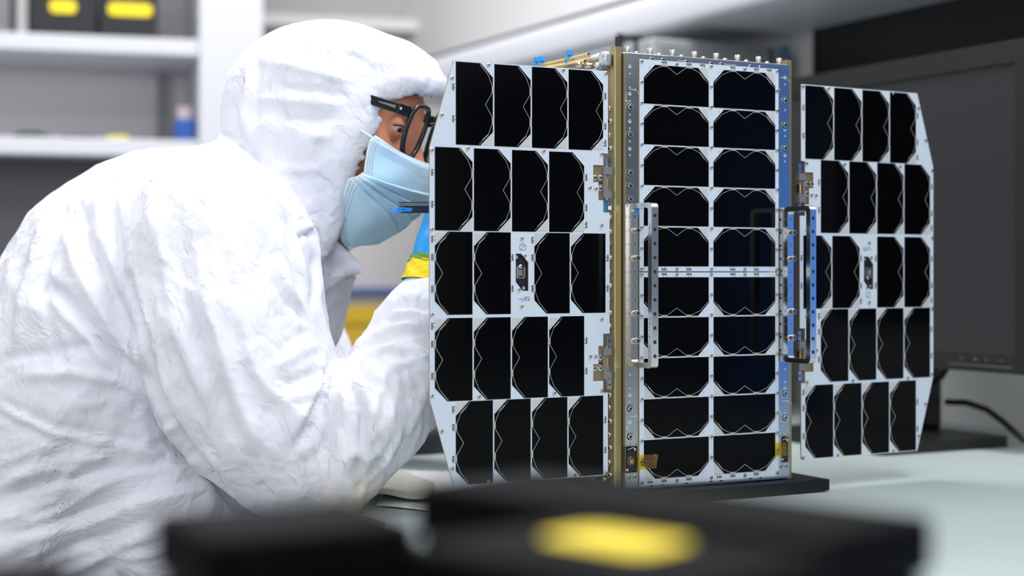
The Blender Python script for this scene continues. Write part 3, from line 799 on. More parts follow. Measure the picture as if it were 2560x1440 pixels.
# base plate
bp_ = empty('base_plate', (.9444, 1.351 + .118, 0)); tag(bp_, 'flat black base plate under the satellite, on the bench', 'stand')
g = MB(); g.box(-.141, .1425, -.137, .137, .0015, .0137, mat('base_black', (15, 15, 17), .45, 0, .3, bump=(60, .1, .0004)));  g.make('plate', bp_, bevel=.0008)
for x in (-.12, .12):
    for y in (-.115, .115):
        g = MB(); g.cyl((x, y, 0), (x, y, .0016), .01, BLACKP); g.make('foot', bp_)
# ------------------------------------------------------------------ the person
import openvdb as vdb
R = np.array(((CA, SA, 0), (-SA, CA, 0), (0, 0, 1)))        # rows: world = X*(CA,-SA) + Y*(SA,CA)
def P3(p): return np.array(pt(*p), dtype=np.float32)
def smin(a, b, k):
    h = np.clip(.5 + .5 * (b - a) / k, 0, 1)
    return b + (a - b) * h - k * h * (1 - h)
def smax(a, b, k): return -smin(-a, -b, k)
def cone(G, a, b, ra, rb):
    ab = b - a; L2 = float(ab @ ab)
    d = [G[i] - a[i] for i in range(3)]
    t = np.clip((d[0] * ab[0] + d[1] * ab[1] + d[2] * ab[2]) / L2, 0, 1)
    q = (d[0] - t * ab[0]) ** 2 + (d[1] - t * ab[1]) ** 2 + (d[2] - t * ab[2]) ** 2
    return np.sqrt(q) - (ra + (rb - ra) * t)
def chain(G, pts, k=.02):
    """pts: list of (point, radius)"""
    s = None
    for (a, ra), (b, rb) in zip(pts[:-1], pts[1:]):
        c = cone(G, a, b, ra, rb); s = c if s is None else smin(s, c, k)
    return s
def ell(G, c, M, r):
    """Ellipsoid at c; rows of M are its axes, r its radii."""
    d = [G[i] - c[i] for i in range(3)]
    u = [(M[i][0] * d[0] + M[i][1] * d[1] + M[i][2] * d[2]) / r[i] for i in range(3)]
    k0 = np.sqrt(u[0] ** 2 + u[1] ** 2 + u[2] ** 2); k1 = np.sqrt(sum((u[i] / r[i]) ** 2 for i in range(3)))
    return k0 * (k0 - 1) / np.maximum(k1, 1e-6)
def mesh_sdf(fn, lo, hi, h):
    n = [int(math.ceil((hi[i] - lo[i]) / h)) + 1 for i in range(3)]
    ax = [lo[i] + h * np.arange(n[i], dtype=np.float32) for i in range(3)]
    G = (ax[0][:, None, None], ax[1][None, :, None], ax[2][None, None, :])
    A = np.ascontiguousarray(np.broadcast_to(fn(G), n).astype(np.float32))
    grid = vdb.FloatGrid(1.0); grid.copyFromArray(A)
    pts, quads = grid.convertToQuads(isovalue=0.0)
    pts = np.asarray(pts, dtype=np.float64) * h + np.array(lo)
    return pts, np.asarray(quads, dtype=np.int64)
def mk(name, V, F, mts, parent=None, smooth=True, mi=None):
    me = bpy.data.meshes.new(name)
    me.from_pydata(V.tolist() if hasattr(V, 'tolist') else V, [], F.tolist() if hasattr(F, 'tolist') else F)
    for m in (mts if isinstance(mts, (list, tuple)) else [mts]): me.materials.append(m)
    if mi is not None: me.polygons.foreach_set('material_index', mi)
    if smooth: me.polygons.foreach_set('use_smooth', [True] * len(me.polygons))
    bm = bmesh.new(); bm.from_mesh(me); bmesh.ops.recalc_face_normals(bm, faces=bm.faces); bm.to_mesh(me); bm.free()
    o = bpy.data.objects.new(name, me); COL.objects.link(o)
    if parent is not None: o.parent = parent
    return o
def vnormals(V, F):
    N = np.zeros_like(V)
    fn = np.cross(V[F[:, 2]] - V[F[:, 0]], V[F[:, 3]] - V[F[:, 1]])
    for k in range(4): np.add.at(N, F[:, k], fn)
    return N / np.maximum(np.linalg.norm(N, axis=1, keepdims=True), 1e-9)
def hsh(i, j, k):
    n = (i * 374761393 + j * 668265263 + k * 2147483647) & 0xffffffff
    n = ((n ^ (n >> 13)) * 1274126177) & 0xffffffff
    return ((n ^ (n >> 16)) & 0xffff) / 65535.0
def vnoise(Q):
    I = np.floor(Q).astype(np.int64); f = Q - I; f = f * f * (3 - 2 * f); s = 0
    for a in (0, 1):
        for b in (0, 1):
            for c in (0, 1):
                w = (f[:, 0] if a else 1 - f[:, 0]) * (f[:, 1] if b else 1 - f[:, 1]) * (f[:, 2] if c else 1 - f[:, 2])
                s = s + w * hsh(I[:, 0] + a, I[:, 1] + b, I[:, 2] + c)
    return s
def relax(V, F, n, lam=.5):
    E = np.concatenate([F[:, [0, 1]], F[:, [1, 2]], F[:, [2, 3]], F[:, [3, 0]]]); E = np.concatenate([E, E[:, ::-1]])
    cnt = np.bincount(E[:, 0], minlength=len(V))[:, None]
    for _ in range(n):
        S = np.zeros_like(V); np.add.at(S, E[:, 0], V[E[:, 1]]); V = V + lam * (S / np.maximum(cnt, 1) - V)
    return V

# materials
def cloth():
    m = bpy.data.materials.new('white_coverall'); m.use_nodes = True
    nt = m.node_tree; b = nt.nodes['Principled BSDF']
    b.inputs['Roughness'].default_value = .62; b.inputs['Specular IOR Level'].default_value = .25
    tc = nt.nodes.new('ShaderNodeTexCoord')
    at = nt.nodes.new('ShaderNodeAttribute'); at.attribute_name = 'soil'
    mx = nt.nodes.new('ShaderNodeMix'); mx.data_type = 'RGBA'
    mx.inputs['A'].default_value = lin((227, 227, 236)) + (1,); mx.inputs['B'].default_value = lin((198, 178, 132)) + (1,)
    nt.links.new(at.outputs['Fac'], mx.inputs['Factor']); nt.links.new(mx.outputs['Result'], b.inputs['Base Color'])
    def noise(sc, det, rough=.6, scale=None):
        n = nt.nodes.new('ShaderNodeTexNoise'); n.inputs['Scale'].default_value = sc; n.inputs['Detail'].default_value = det; n.inputs['Roughness'].default_value = rough
        n.inputs['Distortion'].default_value = .6
        if scale:
            mp = nt.nodes.new('ShaderNodeMapping'); mp.inputs['Scale'].default_value = scale; mp.inputs['Rotation'].default_value = (0, math.radians(25), 0)
            nt.links.new(tc.outputs['Object'], mp.inputs['Vector']); nt.links.new(mp.outputs['Vector'], n.inputs['Vector'])
        else: nt.links.new(tc.outputs['Object'], n.inputs['Vector'])
        return n
    def ridge(n):
        a = nt.nodes.new('ShaderNodeMath'); a.operation = 'SUBTRACT'; a.inputs[1].default_value = .5; nt.links.new(n.outputs['Fac'], a.inputs[0])
        c = nt.nodes.new('ShaderNodeMath'); c.operation = 'ABSOLUTE'; nt.links.new(a.outputs[0], c.inputs[0]); return c
    wob = noise(9, 3); sc = nt.nodes.new('ShaderNodeVectorMath'); sc.operation = 'SCALE'; sc.inputs['Scale'].default_value = .07
    ad = nt.nodes.new('ShaderNodeVectorMath'); ad.operation = 'ADD'
    nt.links.new(wob.outputs['Color'], sc.inputs[0]); nt.links.new(tc.outputs['Object'], ad.inputs[0]); nt.links.new(sc.outputs[0], ad.inputs[1])
    prev = None
    for scale, st, dist, sh in ((15, .42, .020, (1, 1, .55)), (42, .34, .0060, (1, 1, .6)), (110, .25, .0020, (1, 1, .7)), (640, .10, .0005, (1, 1, 1))):
        mp = nt.nodes.new('ShaderNodeMapping'); mp.inputs['Scale'].default_value = sh; mp.inputs['Rotation'].default_value = (0, math.radians(24), 0)
        nt.links.new(ad.outputs[0], mp.inputs['Vector'])
        v = nt.nodes.new('ShaderNodeTexVoronoi'); v.inputs['Scale'].default_value = scale; nt.links.new(mp.outputs[0], v.inputs['Vector'])
        bp = nt.nodes.new('ShaderNodeBump'); bp.inputs['Strength'].default_value = st; bp.inputs['Distance'].default_value = dist
        nt.links.new(v.outputs['Distance'], bp.inputs['Height'])
        if prev is not None: nt.links.new(prev.outputs[0], bp.inputs['Normal'])
        prev = bp
    # fine long creases: down the sleeves and back, and slanting across the lap
    fs_ = []
    for dvec in (Vector((.48, 0, -.87)), Vector((.212, -.11, .088))):
        e = dvec.normalized().rotation_difference(Vector((0, 0, 1))).to_euler()
        m1 = nt.nodes.new('ShaderNodeMapping'); m1.inputs['Rotation'].default_value = e
        m2 = nt.nodes.new('ShaderNodeMapping'); m2.inputs['Scale'].default_value = (1, 1, .11)
        nt.links.new(ad.outputs[0], m1.inputs['Vector']); nt.links.new(m1.outputs[0], m2.inputs['Vector'])
        n = nt.nodes.new('ShaderNodeTexNoise'); n.inputs['Scale'].default_value = 62; n.inputs['Detail'].default_value = 2.5; n.inputs['Distortion'].default_value = .5
        nt.links.new(m2.outputs[0], n.inputs['Vector']); fs_.append(ridge(n))
    la_ = nt.nodes.new('ShaderNodeAttribute'); la_.attribute_name = 'lap'
    mm_ = nt.nodes.new('ShaderNodeMix'); nt.links.new(la_.outputs['Fac'], mm_.inputs['Factor'])
    nt.links.new(fs_[0].outputs[0], mm_.inputs['A']); nt.links.new(fs_[1].outputs[0], mm_.inputs['B'])
    bp = nt.nodes.new('ShaderNodeBump'); bp.inputs['Strength'].default_value = .5; bp.inputs['Distance'].default_value = .006; bp.invert = True
    nt.links.new(mm_.outputs['Result'], bp.inputs['Height']); nt.links.new(prev.outputs[0], bp.inputs['Normal'])
    nt.links.new(bp.outputs[0], b.inputs['Normal'])
    return m
CLOTH = cloth()
SKIN = mat('skin', (226, 150, 114), .5, 0, .35, bump=(180, .12, .0006), var=.06, vscale=26)
SKIN.node_tree.nodes['Principled BSDF'].inputs['Subsurface Weight'].default_value = .12
SKIN.node_tree.nodes['Principled BSDF'].inputs['Subsurface Radius'].default_value = (.01, .004, .002)
MASKM = mat('mask_blue', (192, 224, 240), .7, 0, .2, bump=(420, .25, .0006), var=.03, vscale=60)
MASK_E = mat('mask_edge', (210, 229, 239), .7, 0, .2, bump=(420, .25, .0006))
GLOVE = mat('nitrile_blue', (24, 158, 236), .38, 0, .45, bump=(50, .3, .004))
FRAME = mat('spectacle_black', (14, 24, 26), .22, 0, .6)
YCUFF = mat('cuff_yellow', (250, 220, 4), .5, bump=(110, .25, .0016))
GCUFF = mat('cuff_green', (110, 152, 30), .5, bump=(110, .3, .002))

# head frame: forward, up, towards the camera side
Hc = P3((832, 300, 1.765))
cam_to_world = lambda v: np.array((v[0] * CA + v[1] * SA, -v[0] * SA + v[1] * CA, v[2]), dtype=np.float32)
hf = np.array((.92, -.20, -.335)); hf /= np.linalg.norm(hf)
hs = np.array((-.21, -.978, .0)); hs -= hf * (hs @ hf); hs /= np.linalg.norm(hs)
hu = np.cross(hs, hf); hu = hu if hu[2] > 0 else -hu
HF, HS, HU = cam_to_world(hf), cam_to_world(hs), cam_to_world(hu)
HM = np.array((HF, HU, HS), dtype=np.float32)
def hp(f, u, s): return (Hc + HF * f + HU * u + HS * s).astype(np.float32)

# torso / arms of the suit
def suit_chains():
    T = []
    def ch(Y, dy, sc): # spine of the trunk, at three depths
        return [(P3((575 + dy, 530, Y)), .080 * sc), (P3((440 + dy, 640, Y)), .118 * sc), (P3((345 + dy, 735, Y)), .140 * sc), (P3((292 + dy, 862, Y)), .152 * sc),
                (P3((215 + dy, 1010, Y)), .150 * sc), (P3((130 + dy, 1190, Y)), .128 * sc), (P3((60 + dy, 1420, Y)), .145 * sc), (P3((70 + dy, 1560, Y)), .15 * sc)]
    T += [(ch(1.80, 0, 1.0), .03, .035), (ch(1.90, 10, .93), .03, .035), (ch(1.98, 40, .82), .03, .035), (ch(1.72, 12, .94), .03, .035)]
    up = [(P3((528, 585, 1.645)), .083), (P3((552, 660, 1.62)), .093), (P3((583, 836, 1.588)), .0905), (P3((628, 975, 1.568)), .083), (P3((690, 1085, 1.555)), .071), (P3((742, 1180, 1.55)), .050)]
    T += [(up, .03, .016)]
    T += [([(P3((330, 1130, 1.70)), .120), (P3((455, 1270, 1.655)), .082)], .03, .02)]
    return T
fore = [(P3((872, 1276, 1.532)), .009), (P3((838, 1168, 1.545)), .047), (P3((905, 1052, 1.56)), .0585), (P3((997, 948, 1.588)), .0525), (P3((1050, 825, 1.607)), .047), (P3((1088, 735, 1.622)), .033)]
far_up = [(P3((640, 620, 2.06)), .075), (P3((740, 880, 2.04)), .060), (P3((862, 1060, 2.0)), .050)]
far_fore = [(P3((862, 1060, 2.0)), .047), (P3((1130, 895, 1.93)), .044), (P3((1290, 820, 1.86)), .034)]
thigh = [(P3((70, 1540, 1.72)), .115), (P3((500, 1640, 1.74)), .10), (P3((820, 1690, 1.76)), .085)]
thigh2 = [(P3((90, 1540, 1.95)), .115), (P3((500, 1640, 1.97)), .10), (P3((820, 1690, 1.98)), .085)]
hoodC = P3((828, 289, 1.765))
ha = cam_to_world(np.array((.985, -.06, -.16))); hb = cam_to_world(np.array((.16, 0, .985)))
hc_ = np.cross(ha, hb); hc_ /= np.linalg.norm(hc_)
HOODM = np.array((ha, hb, hc_), dtype=np.float32)
nf = cam_to_world(np.array((.847, 0, -.532))); P0 = P3((985, 441, 1.765)); csd = HS; ul = cam_to_world(np.array((.532, 0, .847)))
def hood_outer(G):
    a = ell(G, hoodC, HOODM, (.122, .109, .099))
    b = ell(G, P3((985, 228, 1.765)), HOODM, (.062, .050, .078))
    n = chain(G, [(P3((790, 400, 1.765)), .094), (P3((745, 530, 1.765)), .090), (P3((690, 640, 1.77)), .085)], .02)
    return smin(smin(a, b, .02), n, .03)
def opening(G):
    d = [G[i] - P0[i] for i in range(3)]
    s = d[0] * csd[0] + d[1] * csd[1] + d[2] * csd[2]
    h = d[0] * ul[0] + d[1] * ul[1] + d[2] * ul[2]
    return d[0] * nf[0] + d[1] * nf[1] + d[2] * nf[2] + np.interp(h, (-.093, -.06, -.027, -.004, .0275, .0626), (1.4, 2.8, 4.3, 4.4, 5.0, 7.0)) * s * s
def suit(G):
    d = None
    for c, k, kk in suit_chains():
        e = chain(G, c, k); d = e if d is None else smin(d, e, kk)
    chest = chain(G, [(P3((745, 610, 1.79)), .070), (P3((690, 760, 1.80)), .075), (P3((560, 900, 1.80)), .08)], .03)
    d = smin(d, chest, .03)
    d = smin(d, chain(G, fore, .012), .004)
    d = smin(d, smin(chain(G, far_up, .03), chain(G, far_fore, .02), .01), .02)
    d = smin(d, smin(chain(G, thigh, .03), chain(G, thigh2, .03), .02), .04)
    ho = hood_outer(G)
    d = smin(d, ho, .022)
    op = opening(G)
    near = np.sqrt((G[0] - hoodC[0]) ** 2 + (G[1] - hoodC[1]) ** 2 + (G[2] - hoodC[2] + .03) ** 2) - .155
    cav = np.maximum(np.maximum(ho + .008, -.04 - op), near)
    front = np.maximum(np.maximum(-op, near), ho - .02)
    d = smax(d, -cav, .004)
    d = smax(d, -front, .003)
    flap = cone(G, P3((822, 655, 1.735)), P3((905, 672, 1.735)), .026, .010)
    flap = np.maximum(flap, np.abs((G[0] - P3((815, 652, 1.735))[0]) * HS[0] + (G[1] - P3((815, 652, 1.735))[1]) * HS[1]) - .006)
    return smin(d, flap, .006)
VX = .0042
sv, sf = mesh_sdf(suit, (-.26, 1.30, -.36), (1.02, 2.36, .56), VX)
# keep the largest sheet only
def largest(V, F):
    p = np.arange(len(V))
    E = np.concatenate([F[:, [0, 1]], F[:, [1, 2]], F[:, [2, 3]]])
    while True:
        q = p.copy(); np.minimum.at(q, E[:, 0], p[E[:, 1]]); np.minimum.at(q, E[:, 1], p[E[:, 0]]); q = q[q]
        if (q == p).all(): break
        p = q
    u, c = np.unique(p, return_counts=True); keep = p == u[c.argmax()]
    idx = -np.ones(len(V), dtype=np.int64); idx[keep] = np.arange(keep.sum())
    Fk = F[keep[F[:, 0]]]
    return V[keep], idx[Fk]
sv, sf = largest(sv, sf)
sv = relax(sv, sf, 3, .5)
N = vnormals(sv, sf)
ctr = sv.mean(0)
if ((sv - ctr) * N).sum() < 0: N = -N
# columns and rows as seen along the bench, only to lay the creases along the cloth
def proj(V):
    X = V[:, 0] * CA - V[:, 1] * SA; Y = V[:, 0] * SA + V[:, 1] * CA
    return 1280 + FPX * X / Y, HOR - FPX * (V[:, 2] - CZ) / Y, Y
px, py, pY = proj(sv)
view = np.stack([sv[:, 0], sv[:, 1], sv[:, 2] - CZ], 1); view /= np.linalg.norm(view, axis=1, keepdims=True)
facing = np.clip(-(N * view).sum(1) * 4, 0, 1)
disp = np.zeros(len(sv))
# (polyline, height mm, half width px): + ridge, - groove
FOLDS = [
    # yoke seam and armhole
    ([(287, 402), (283, 470), (288, 560), (305, 650), (330, 740)], -2.2, 7), ([(300, 410), (303, 500), (320, 600), (335, 690)], 2.2, 12),
    ([(332, 690), (347, 753), (365, 820), (380, 873), (407, 980), (427, 1047), (480, 1133), (553, 1213), (600, 1273)], -17, 12),
    ([(345, 700), (372, 800), (395, 870), (425, 975), (450, 1040), (505, 1125), (575, 1205)], 4, 14),
    ([(600, 428), (650, 452), (690, 485), (725, 535), (748, 590)], -4.5, 8), ([(590, 442), (640, 468), (678, 500), (712, 548)], 3, 9),
    # back folds
    ([(160, 500), (150, 570), (120, 660), (112, 740)], -4, 14), ([(118, 540), (85, 640), (60, 760), (45, 880)], 5, 18), ([(70, 640), (30, 760), (10, 870)], -4, 16),
    ([(120, 590), (118, 700), (135, 820), (160, 920)], -5, 17), ([(150, 560), (190, 660), (240, 760), (300, 850), (365, 915)], 6, 20),
    ([(115, 700), (165, 740), (215, 800), (270, 870), (330, 930)], -6, 18), ([(120, 740), (175, 800), (235, 860), (290, 920)], 5, 16),
    ([(200, 500), (225, 600), (265, 690), (310, 780), (345, 850)], -5, 16), ([(235, 480), (262, 600), (300, 690)], 4, 15),
    ([(0, 900), (120, 880), (240, 860), (330, 905), (390, 960)], -4, 20), ([(60, 940), (170, 930), (290, 950), (380, 990)], 4, 18),
    # waist elastic
    ([(0, 1012), (60, 1045), (150, 1085), (280, 1105), (370, 1130), (440, 1172)], 3.4, 6), ([(0, 992), (60, 1024), (150, 1064), (280, 1086), (380, 1108)], -2.6, 11),
    ([(0, 1032), (60, 1065), (150, 1105), (280, 1126), (360, 1148)], -2.6, 9),
    ([(320, 1060), (335, 1020), (350, 985)], -3, 8),
    # lap folds fanning from the hip
    ([(0, 1160), (120, 1110), (240, 1112)], 5, 14), ([(0, 1215), (140, 1150), (300, 1130), (420, 1150)], 7, 18), ([(0, 1250), (150, 1200), (330, 1160)], -6, 16),
    ([(0, 1300), (160, 1240), (330, 1190), (480, 1160)], 7, 20), ([(20, 1345), (170, 1290), (360, 1225), (520, 1190)], -8, 16), ([(30, 1380), (190, 1310), (380, 1250), (560, 1210)], 7, 20),
    ([(80, 1420), (220, 1350), (400, 1290)], -7, 16), ([(150, 1440), (280, 1380), (420, 1330)], 6, 18), ([(430, 1110), (400, 1080), (470, 1150)], -4, 10),
    ([(440, 1060), (400, 1090), (330, 1130)], 4, 12), ([(470, 1110), (420, 1130), (380, 1170)], -4, 12),
    # upper arm: long soft folds
    ([(400, 560), (415, 680), (440, 800), (480, 930), (530, 1060)], 3, 16), ([(450, 640), (470, 760), (505, 880), (560, 1020), (600, 1120)], -3.4, 15), ([(490, 620), (520, 760), (555, 900), (600, 1030), (640, 1130)], 3.4, 17),
    ([(550, 600), (580, 740), (600, 880), (640, 1000)], -2.6, 15), ([(640, 640), (660, 720), (690, 790)], -3, 12), ([(690, 660), (720, 720), (760, 770)], 5, 14), ([(680, 690), (720, 755), (770, 800)], -4, 12),
    ([(700, 880), (730, 850), (780, 820)], -3, 14), ([(690, 920), (740, 885), (800, 860)], 4, 14), ([(715, 960), (765, 940), (815, 925)], -5, 14), ([(720, 1000), (775, 985), (820, 960)], 4, 13),
    ([(700, 780), (735, 880), (745, 960)], -3, 14),
    # elbow crease and the fan below it
    ([(827, 905), (818, 950), (800, 1000), (775, 1060), (735, 1130)], -9, 10), ([(812, 905), (800, 955), (780, 1005), (750, 1065)], 5, 13), ([(838, 925), (832, 975), (815, 1040)], 6, 11),
    ([(835, 1000), (832, 1080), (825, 1160), (818, 1230)], -4, 10), ([(850, 960), (862, 1030), (862, 1110), (850, 1200)], 5, 12), ([(866, 940), (890, 1000), (900, 1060), (897, 1140), (880, 1220)], -5, 11),
    ([(880, 930), (915, 980), (930, 1040), (930, 1110), (912, 1190)], 5, 12), ([(900, 925), (940, 965), (965, 1030), (965, 1090)], -5, 11), ([(845, 1060), (842, 1140), (838, 1220)], 4, 8),
    ([(945, 1190), (985, 1140), (1030, 1080)], -3, 9), ([(915, 1210), (960, 1150), (1010, 1085)], 4, 9), ([(885, 1240), (930, 1170), (985, 1100)], -4, 8), ([(860, 920), (905, 935), (960, 965)], -3, 9),
    # forearm
    ([(870, 880), (930, 840), (1000, 815), (1075, 800)], 4, 12), ([(900, 880), (960, 850), (1075, 825)], -4, 10), ([(1000, 740), (1040, 745), (1075, 758)], 4, 9), ([(990, 770), (1040, 770), (1075, 780)], -4, 9),
    ([(985, 790), (1030, 782), (1075, 790)], 4, 8), ([(960, 800), (1000, 800), (1060, 812)], -3, 9), ([(1000, 880), (1030, 920), (1050, 980)], -3, 9), ([(960, 890), (990, 940), (1000, 1000)], 3, 10),
    ([(930, 880), (990, 870), (1060, 880)], 3, 10), ([(1010, 850), (1050, 880), (1075, 940)], 3, 9),
    # hood: gathers that run into the face opening
    ([(975, 262), (900, 215), (800, 180), (700, 160)], 4, 12), ([(960, 275), (880, 245), (780, 225), (690, 215)], -4, 12), ([(955, 285), (870, 265), (760, 255), (640, 245)], 4, 12),
    ([(945, 315), (860, 300), (770, 300), (690, 290)], -4, 12), ([(935, 340), (850, 335), (760, 350)], 4, 13), ([(925, 355), (850, 365), (790, 390)], -4, 11), ([(915, 375), (850, 390), (800, 420)], 4, 11),
    ([(900, 400), (840, 420), (760, 425), (690, 420)], 4, 13), ([(890, 415), (850, 435), (800, 450)], -4, 10), ([(870, 440), (830, 470), (790, 490)], -3, 10), ([(870, 455), (840, 480), (800, 510)], 3, 10),
    ([(1000, 255), (960, 200), (900, 150), (830, 120)], -3.5, 12), ([(1030, 250), (1010, 200), (975, 150)], 3.5, 11), ([(1060, 245), (1050, 200), (1035, 160)], -3.5, 10), ([(1085, 250), (1075, 215)], 3, 8),
    ([(1085, 235), (1040, 240), (990, 250)], 4, 8), ([(650, 150), (640, 230), (650, 330)], -3, 12), ([(620, 200), (610, 280), (640, 370)], 3, 14), ([(590, 260), (600, 330), (650, 400)], -4, 11),
    ([(690, 290), (640, 330), (620, 390)], 3, 12), ([(545, 330), (590, 350), (640, 390), (690, 430)], -5, 10), ([(540, 350), (590, 370), (640, 410)], 4, 10),
    # neck
    ([(745, 590), (780, 585), (825, 600)], -5, 8), ([(740, 575), (790, 568), (830, 580)], 4, 9), ([(700, 480), (730, 520), (750, 570)], -3, 9), ([(770, 500), (785, 540), (795, 580)], 3, 9), ([(815, 520), (815, 560), (825, 600)], -3, 7),
    ([(785, 640), (790, 700), (790, 760)], -4, 8), ([(805, 640), (805, 690), (800, 740)], 3, 8),
]
for line, hgt, wd in FOLDS:
    if line[0][1] > 1080 and line[0][0] < 500: hgt, wd = hgt * .55, wd * .8
    a = np.array(line, float)
    x0, x1 = a[:, 0].min() - 4 * wd, a[:, 0].max() + 4 * wd; y0, y1 = a[:, 1].min() - 4 * wd, a[:, 1].max() + 4 * wd
    sel = np.where((px > x0) & (px < x1) & (py > y0) & (py < y1) & (facing > 0))[0]
    if len(sel) == 0: continue
    best = np.full(len(sel), 1e9); along = np.zeros(len(sel)); tot = len(a) - 1
    for i in range(tot):
        d = a[i + 1] - a[i]; L2 = d @ d
        t = np.clip(((px[sel] - a[i, 0]) * d[0] + (py[sel] - a[i, 1]) * d[1]) / L2, 0, 1)
        q = np.hypot(px[sel] - a[i, 0] - t * d[0], py[sel] - a[i, 1] - t * d[1])
        m_ = q < best; best[m_] = q[m_]; along[m_] = (i + t[m_]) / tot
    fade = np.clip(np.minimum(along, 1 - along) * 6 + .25, 0, 1)
    disp[sel] += hgt * .0010 * np.exp(-(best / max(wd * .78, 8.5)) ** 2) * fade * facing[sel]
# long creases that follow the cloth: (from, to, centre, reach px, height mm, creases per metre)
for A, B, c0, rad, hgt, fr in ((((450, 560, 1.6), (700, 1130, 1.55), (590, 880), 300, 3.2, 42)), ((130, 560, 1.72), (330, 930, 1.68), (180, 720), 240, 3.2, 34), ((0, 1340, 1.72), (520, 1150, 1.66), (210, 1260), 330, 3.4, 58),
        ((850, 940, 1.53), (865, 1240, 1.52), (875, 1100), 190, 3.4, 70), ((960, 290, 1.70), (700, 215, 1.70), (800, 300), 230, 3.4, 34), ((1075, 800, 1.56), (930, 860, 1.54), (1010, 830), 130, 2.2, 60),
        ((1000, 900, 1.55), (900, 1150, 1.52), (985, 1010), 150, 2.4, 80), ((700, 480, 1.66), (790, 700, 1.62), (760, 640), 120, 2.2, 50), ((740, 380, 1.7), (790, 600, 1.7), (770, 500), 130, 2.4, 50)):
    d = P3(B) - P3(A); d = d / np.linalg.norm(d)
    al = sv @ d; pe = sv - al[:, None] * d
    q = pe * fr + al[:, None] * d * fr * .13 + (vnoise(sv * 14 + 5) - .5)[:, None] * .9
    rg = (1 - np.abs(2 * vnoise(q + fr) - 1)) ** 2.4
    w_ = np.clip(1.25 - np.hypot(px - c0[0], py - c0[1]) / rad, 0, 1); w_ = w_ * w_ * (3 - 2 * w_)
    disp += hgt * .0021 * (rg - .3) * w_
# soft crumple everywhere
q = sv * 9.0; disp += (vnoise(q + 3.1) - .5) * .010
q = sv * np.array((26, 26, 11.)); disp += (np.abs(vnoise(q) - .5) - .22) * -.008
q = sv * np.array((60, 60, 34.)) + 17; disp += (np.abs(vnoise(q) - .5) - .22) * -.0030
op = opening((sv[:, 0], sv[:, 1], sv[:, 2]))
hood_near = np.linalg.norm(sv - hoodC, axis=1) < .17
edge = np.exp(-((op + .006) / .006) ** 2) * hood_near; calm = np.clip(1.6 - np.abs(op + .004) / .016, 0, 1) * hood_near
disp = disp * (1 - calm) + edge * (.0018 + .0006 * np.sin((sv @ HU) * 900))
table_gap = np.clip((sv[:, 2] - .0) / .02, 0, 1); over = (sv[:, 0] > .5)
disp = np.where(over, disp * table_gap, disp)
sv2 = sv + N * disp[:, None]
push = (sv2[:, 0] > .541) & (sv2[:, 2] < .004) & (sv2[:, 2] > -.12) & (py > 1150) & (px < 660)
sv2[push, 0] = .541
low = (sv2[:, 0] > .543) & (sv2[:, 2] < .0012) & (sv2[:, 2] > -.06)
sv2[low, 2] = .0012
PERSON_ROOT = None
# the body itself: head with a face, neck, and the trunk inside the suit
EYE = [hp(.078, .0145, s) for s in (.031, -.031)]
def head(G):
    d = ell(G, hp(-.012, .030, 0), HM, (.092, .078, .072))
    d = smin(d, ell(G, hp(.030, -.030, 0), HM, (.062, .092, .060)), .03)
    d = smin(d, ell(G, hp(.050, .020, 0), HM, (.048, .060, .062)), .02)                       # brow and temples
    for s in (1, -1):
        d = smin(d, cone(G, hp(.074, .040, .010 * s), hp(.062, .040, .048 * s), .013, .013), .014)   # brow ridge
        d = smin(d, cone(G, hp(.068, -.012, .040 * s), hp(.040, -.004, .058 * s), .018, .014), .02)   # cheekbone
        e = EYE[0 if s > 0 else 1]
        sock = np.sqrt(sum((G[i] - (e + HF * .010 + HS * (.001 * s))[i]) ** 2 for i in range(3))) - .0155
        d = smax(d, -sock, .012)
        lid = np.sqrt(sum((G[i] - e[i]) ** 2 for i in range(3))) - .0146
        x = [G[i] - e[i] for i in range(3)]
        uu = x[0] * HU[0] + x[1] * HU[1] + x[2] * HU[2]; ff = x[0] * HF[0] + x[1] * HF[1] + x[2] * HF[2]
        ss = (x[0] * HS[0] + x[1] * HS[1] + x[2] * HS[2]) * s
        slit = np.maximum(np.abs(uu - .0005 - .10 * ss) - (.0036 - 20 * (ss - .001) ** 2), -ff)
        lid = smax(lid, -slit, .0012)
        lid = np.maximum(lid, np.sqrt(sum(v ** 2 for v in x)) * -1 + .0108)
        d = smin(d, lid, .004)
        d = smin(d, ell(G, hp(-.012, .0, .074 * s), HM, (.016, .030, .007)), .008)             # ear
    d = smin(d, cone(G, hp(.084, .030, 0), hp(.112, -.026, 0), .0085, .0125), .012)            # nose
    for s in (1, -1): d = smin(d, cone(G, hp(.100, -.030, .009 * s), hp(.098, -.032, .012 * s), .008, .007), .006)
    d = smin(d, cone(G, hp(.078, -.062, .018), hp(.078, -.062, -.018), .014, .014), .014)      # mouth region
    d = smin(d, cone(G, hp(.066, -.098, .008), hp(.066, -.098, -.008), .017, .017), .02)       # chin
    d = smin(d, cone(G, hp(-.03, -.06, 0), P3((640, 640, 1.78)), .052, .062), .03)             # neck
    t = chain(G, [(P3((590, 650, 1.80)), .075), (P3((460, 745, 1.81)), .095)], .04)
    return smin(d, t, .05)
tr = P3((460, 745, 1.81)); lo = np.minimum(Hc - .14, tr - .12); hi = np.maximum(Hc + .15, tr + .12)
hv, hq = mesh_sdf(head, tuple(lo), tuple(hi), .0024)
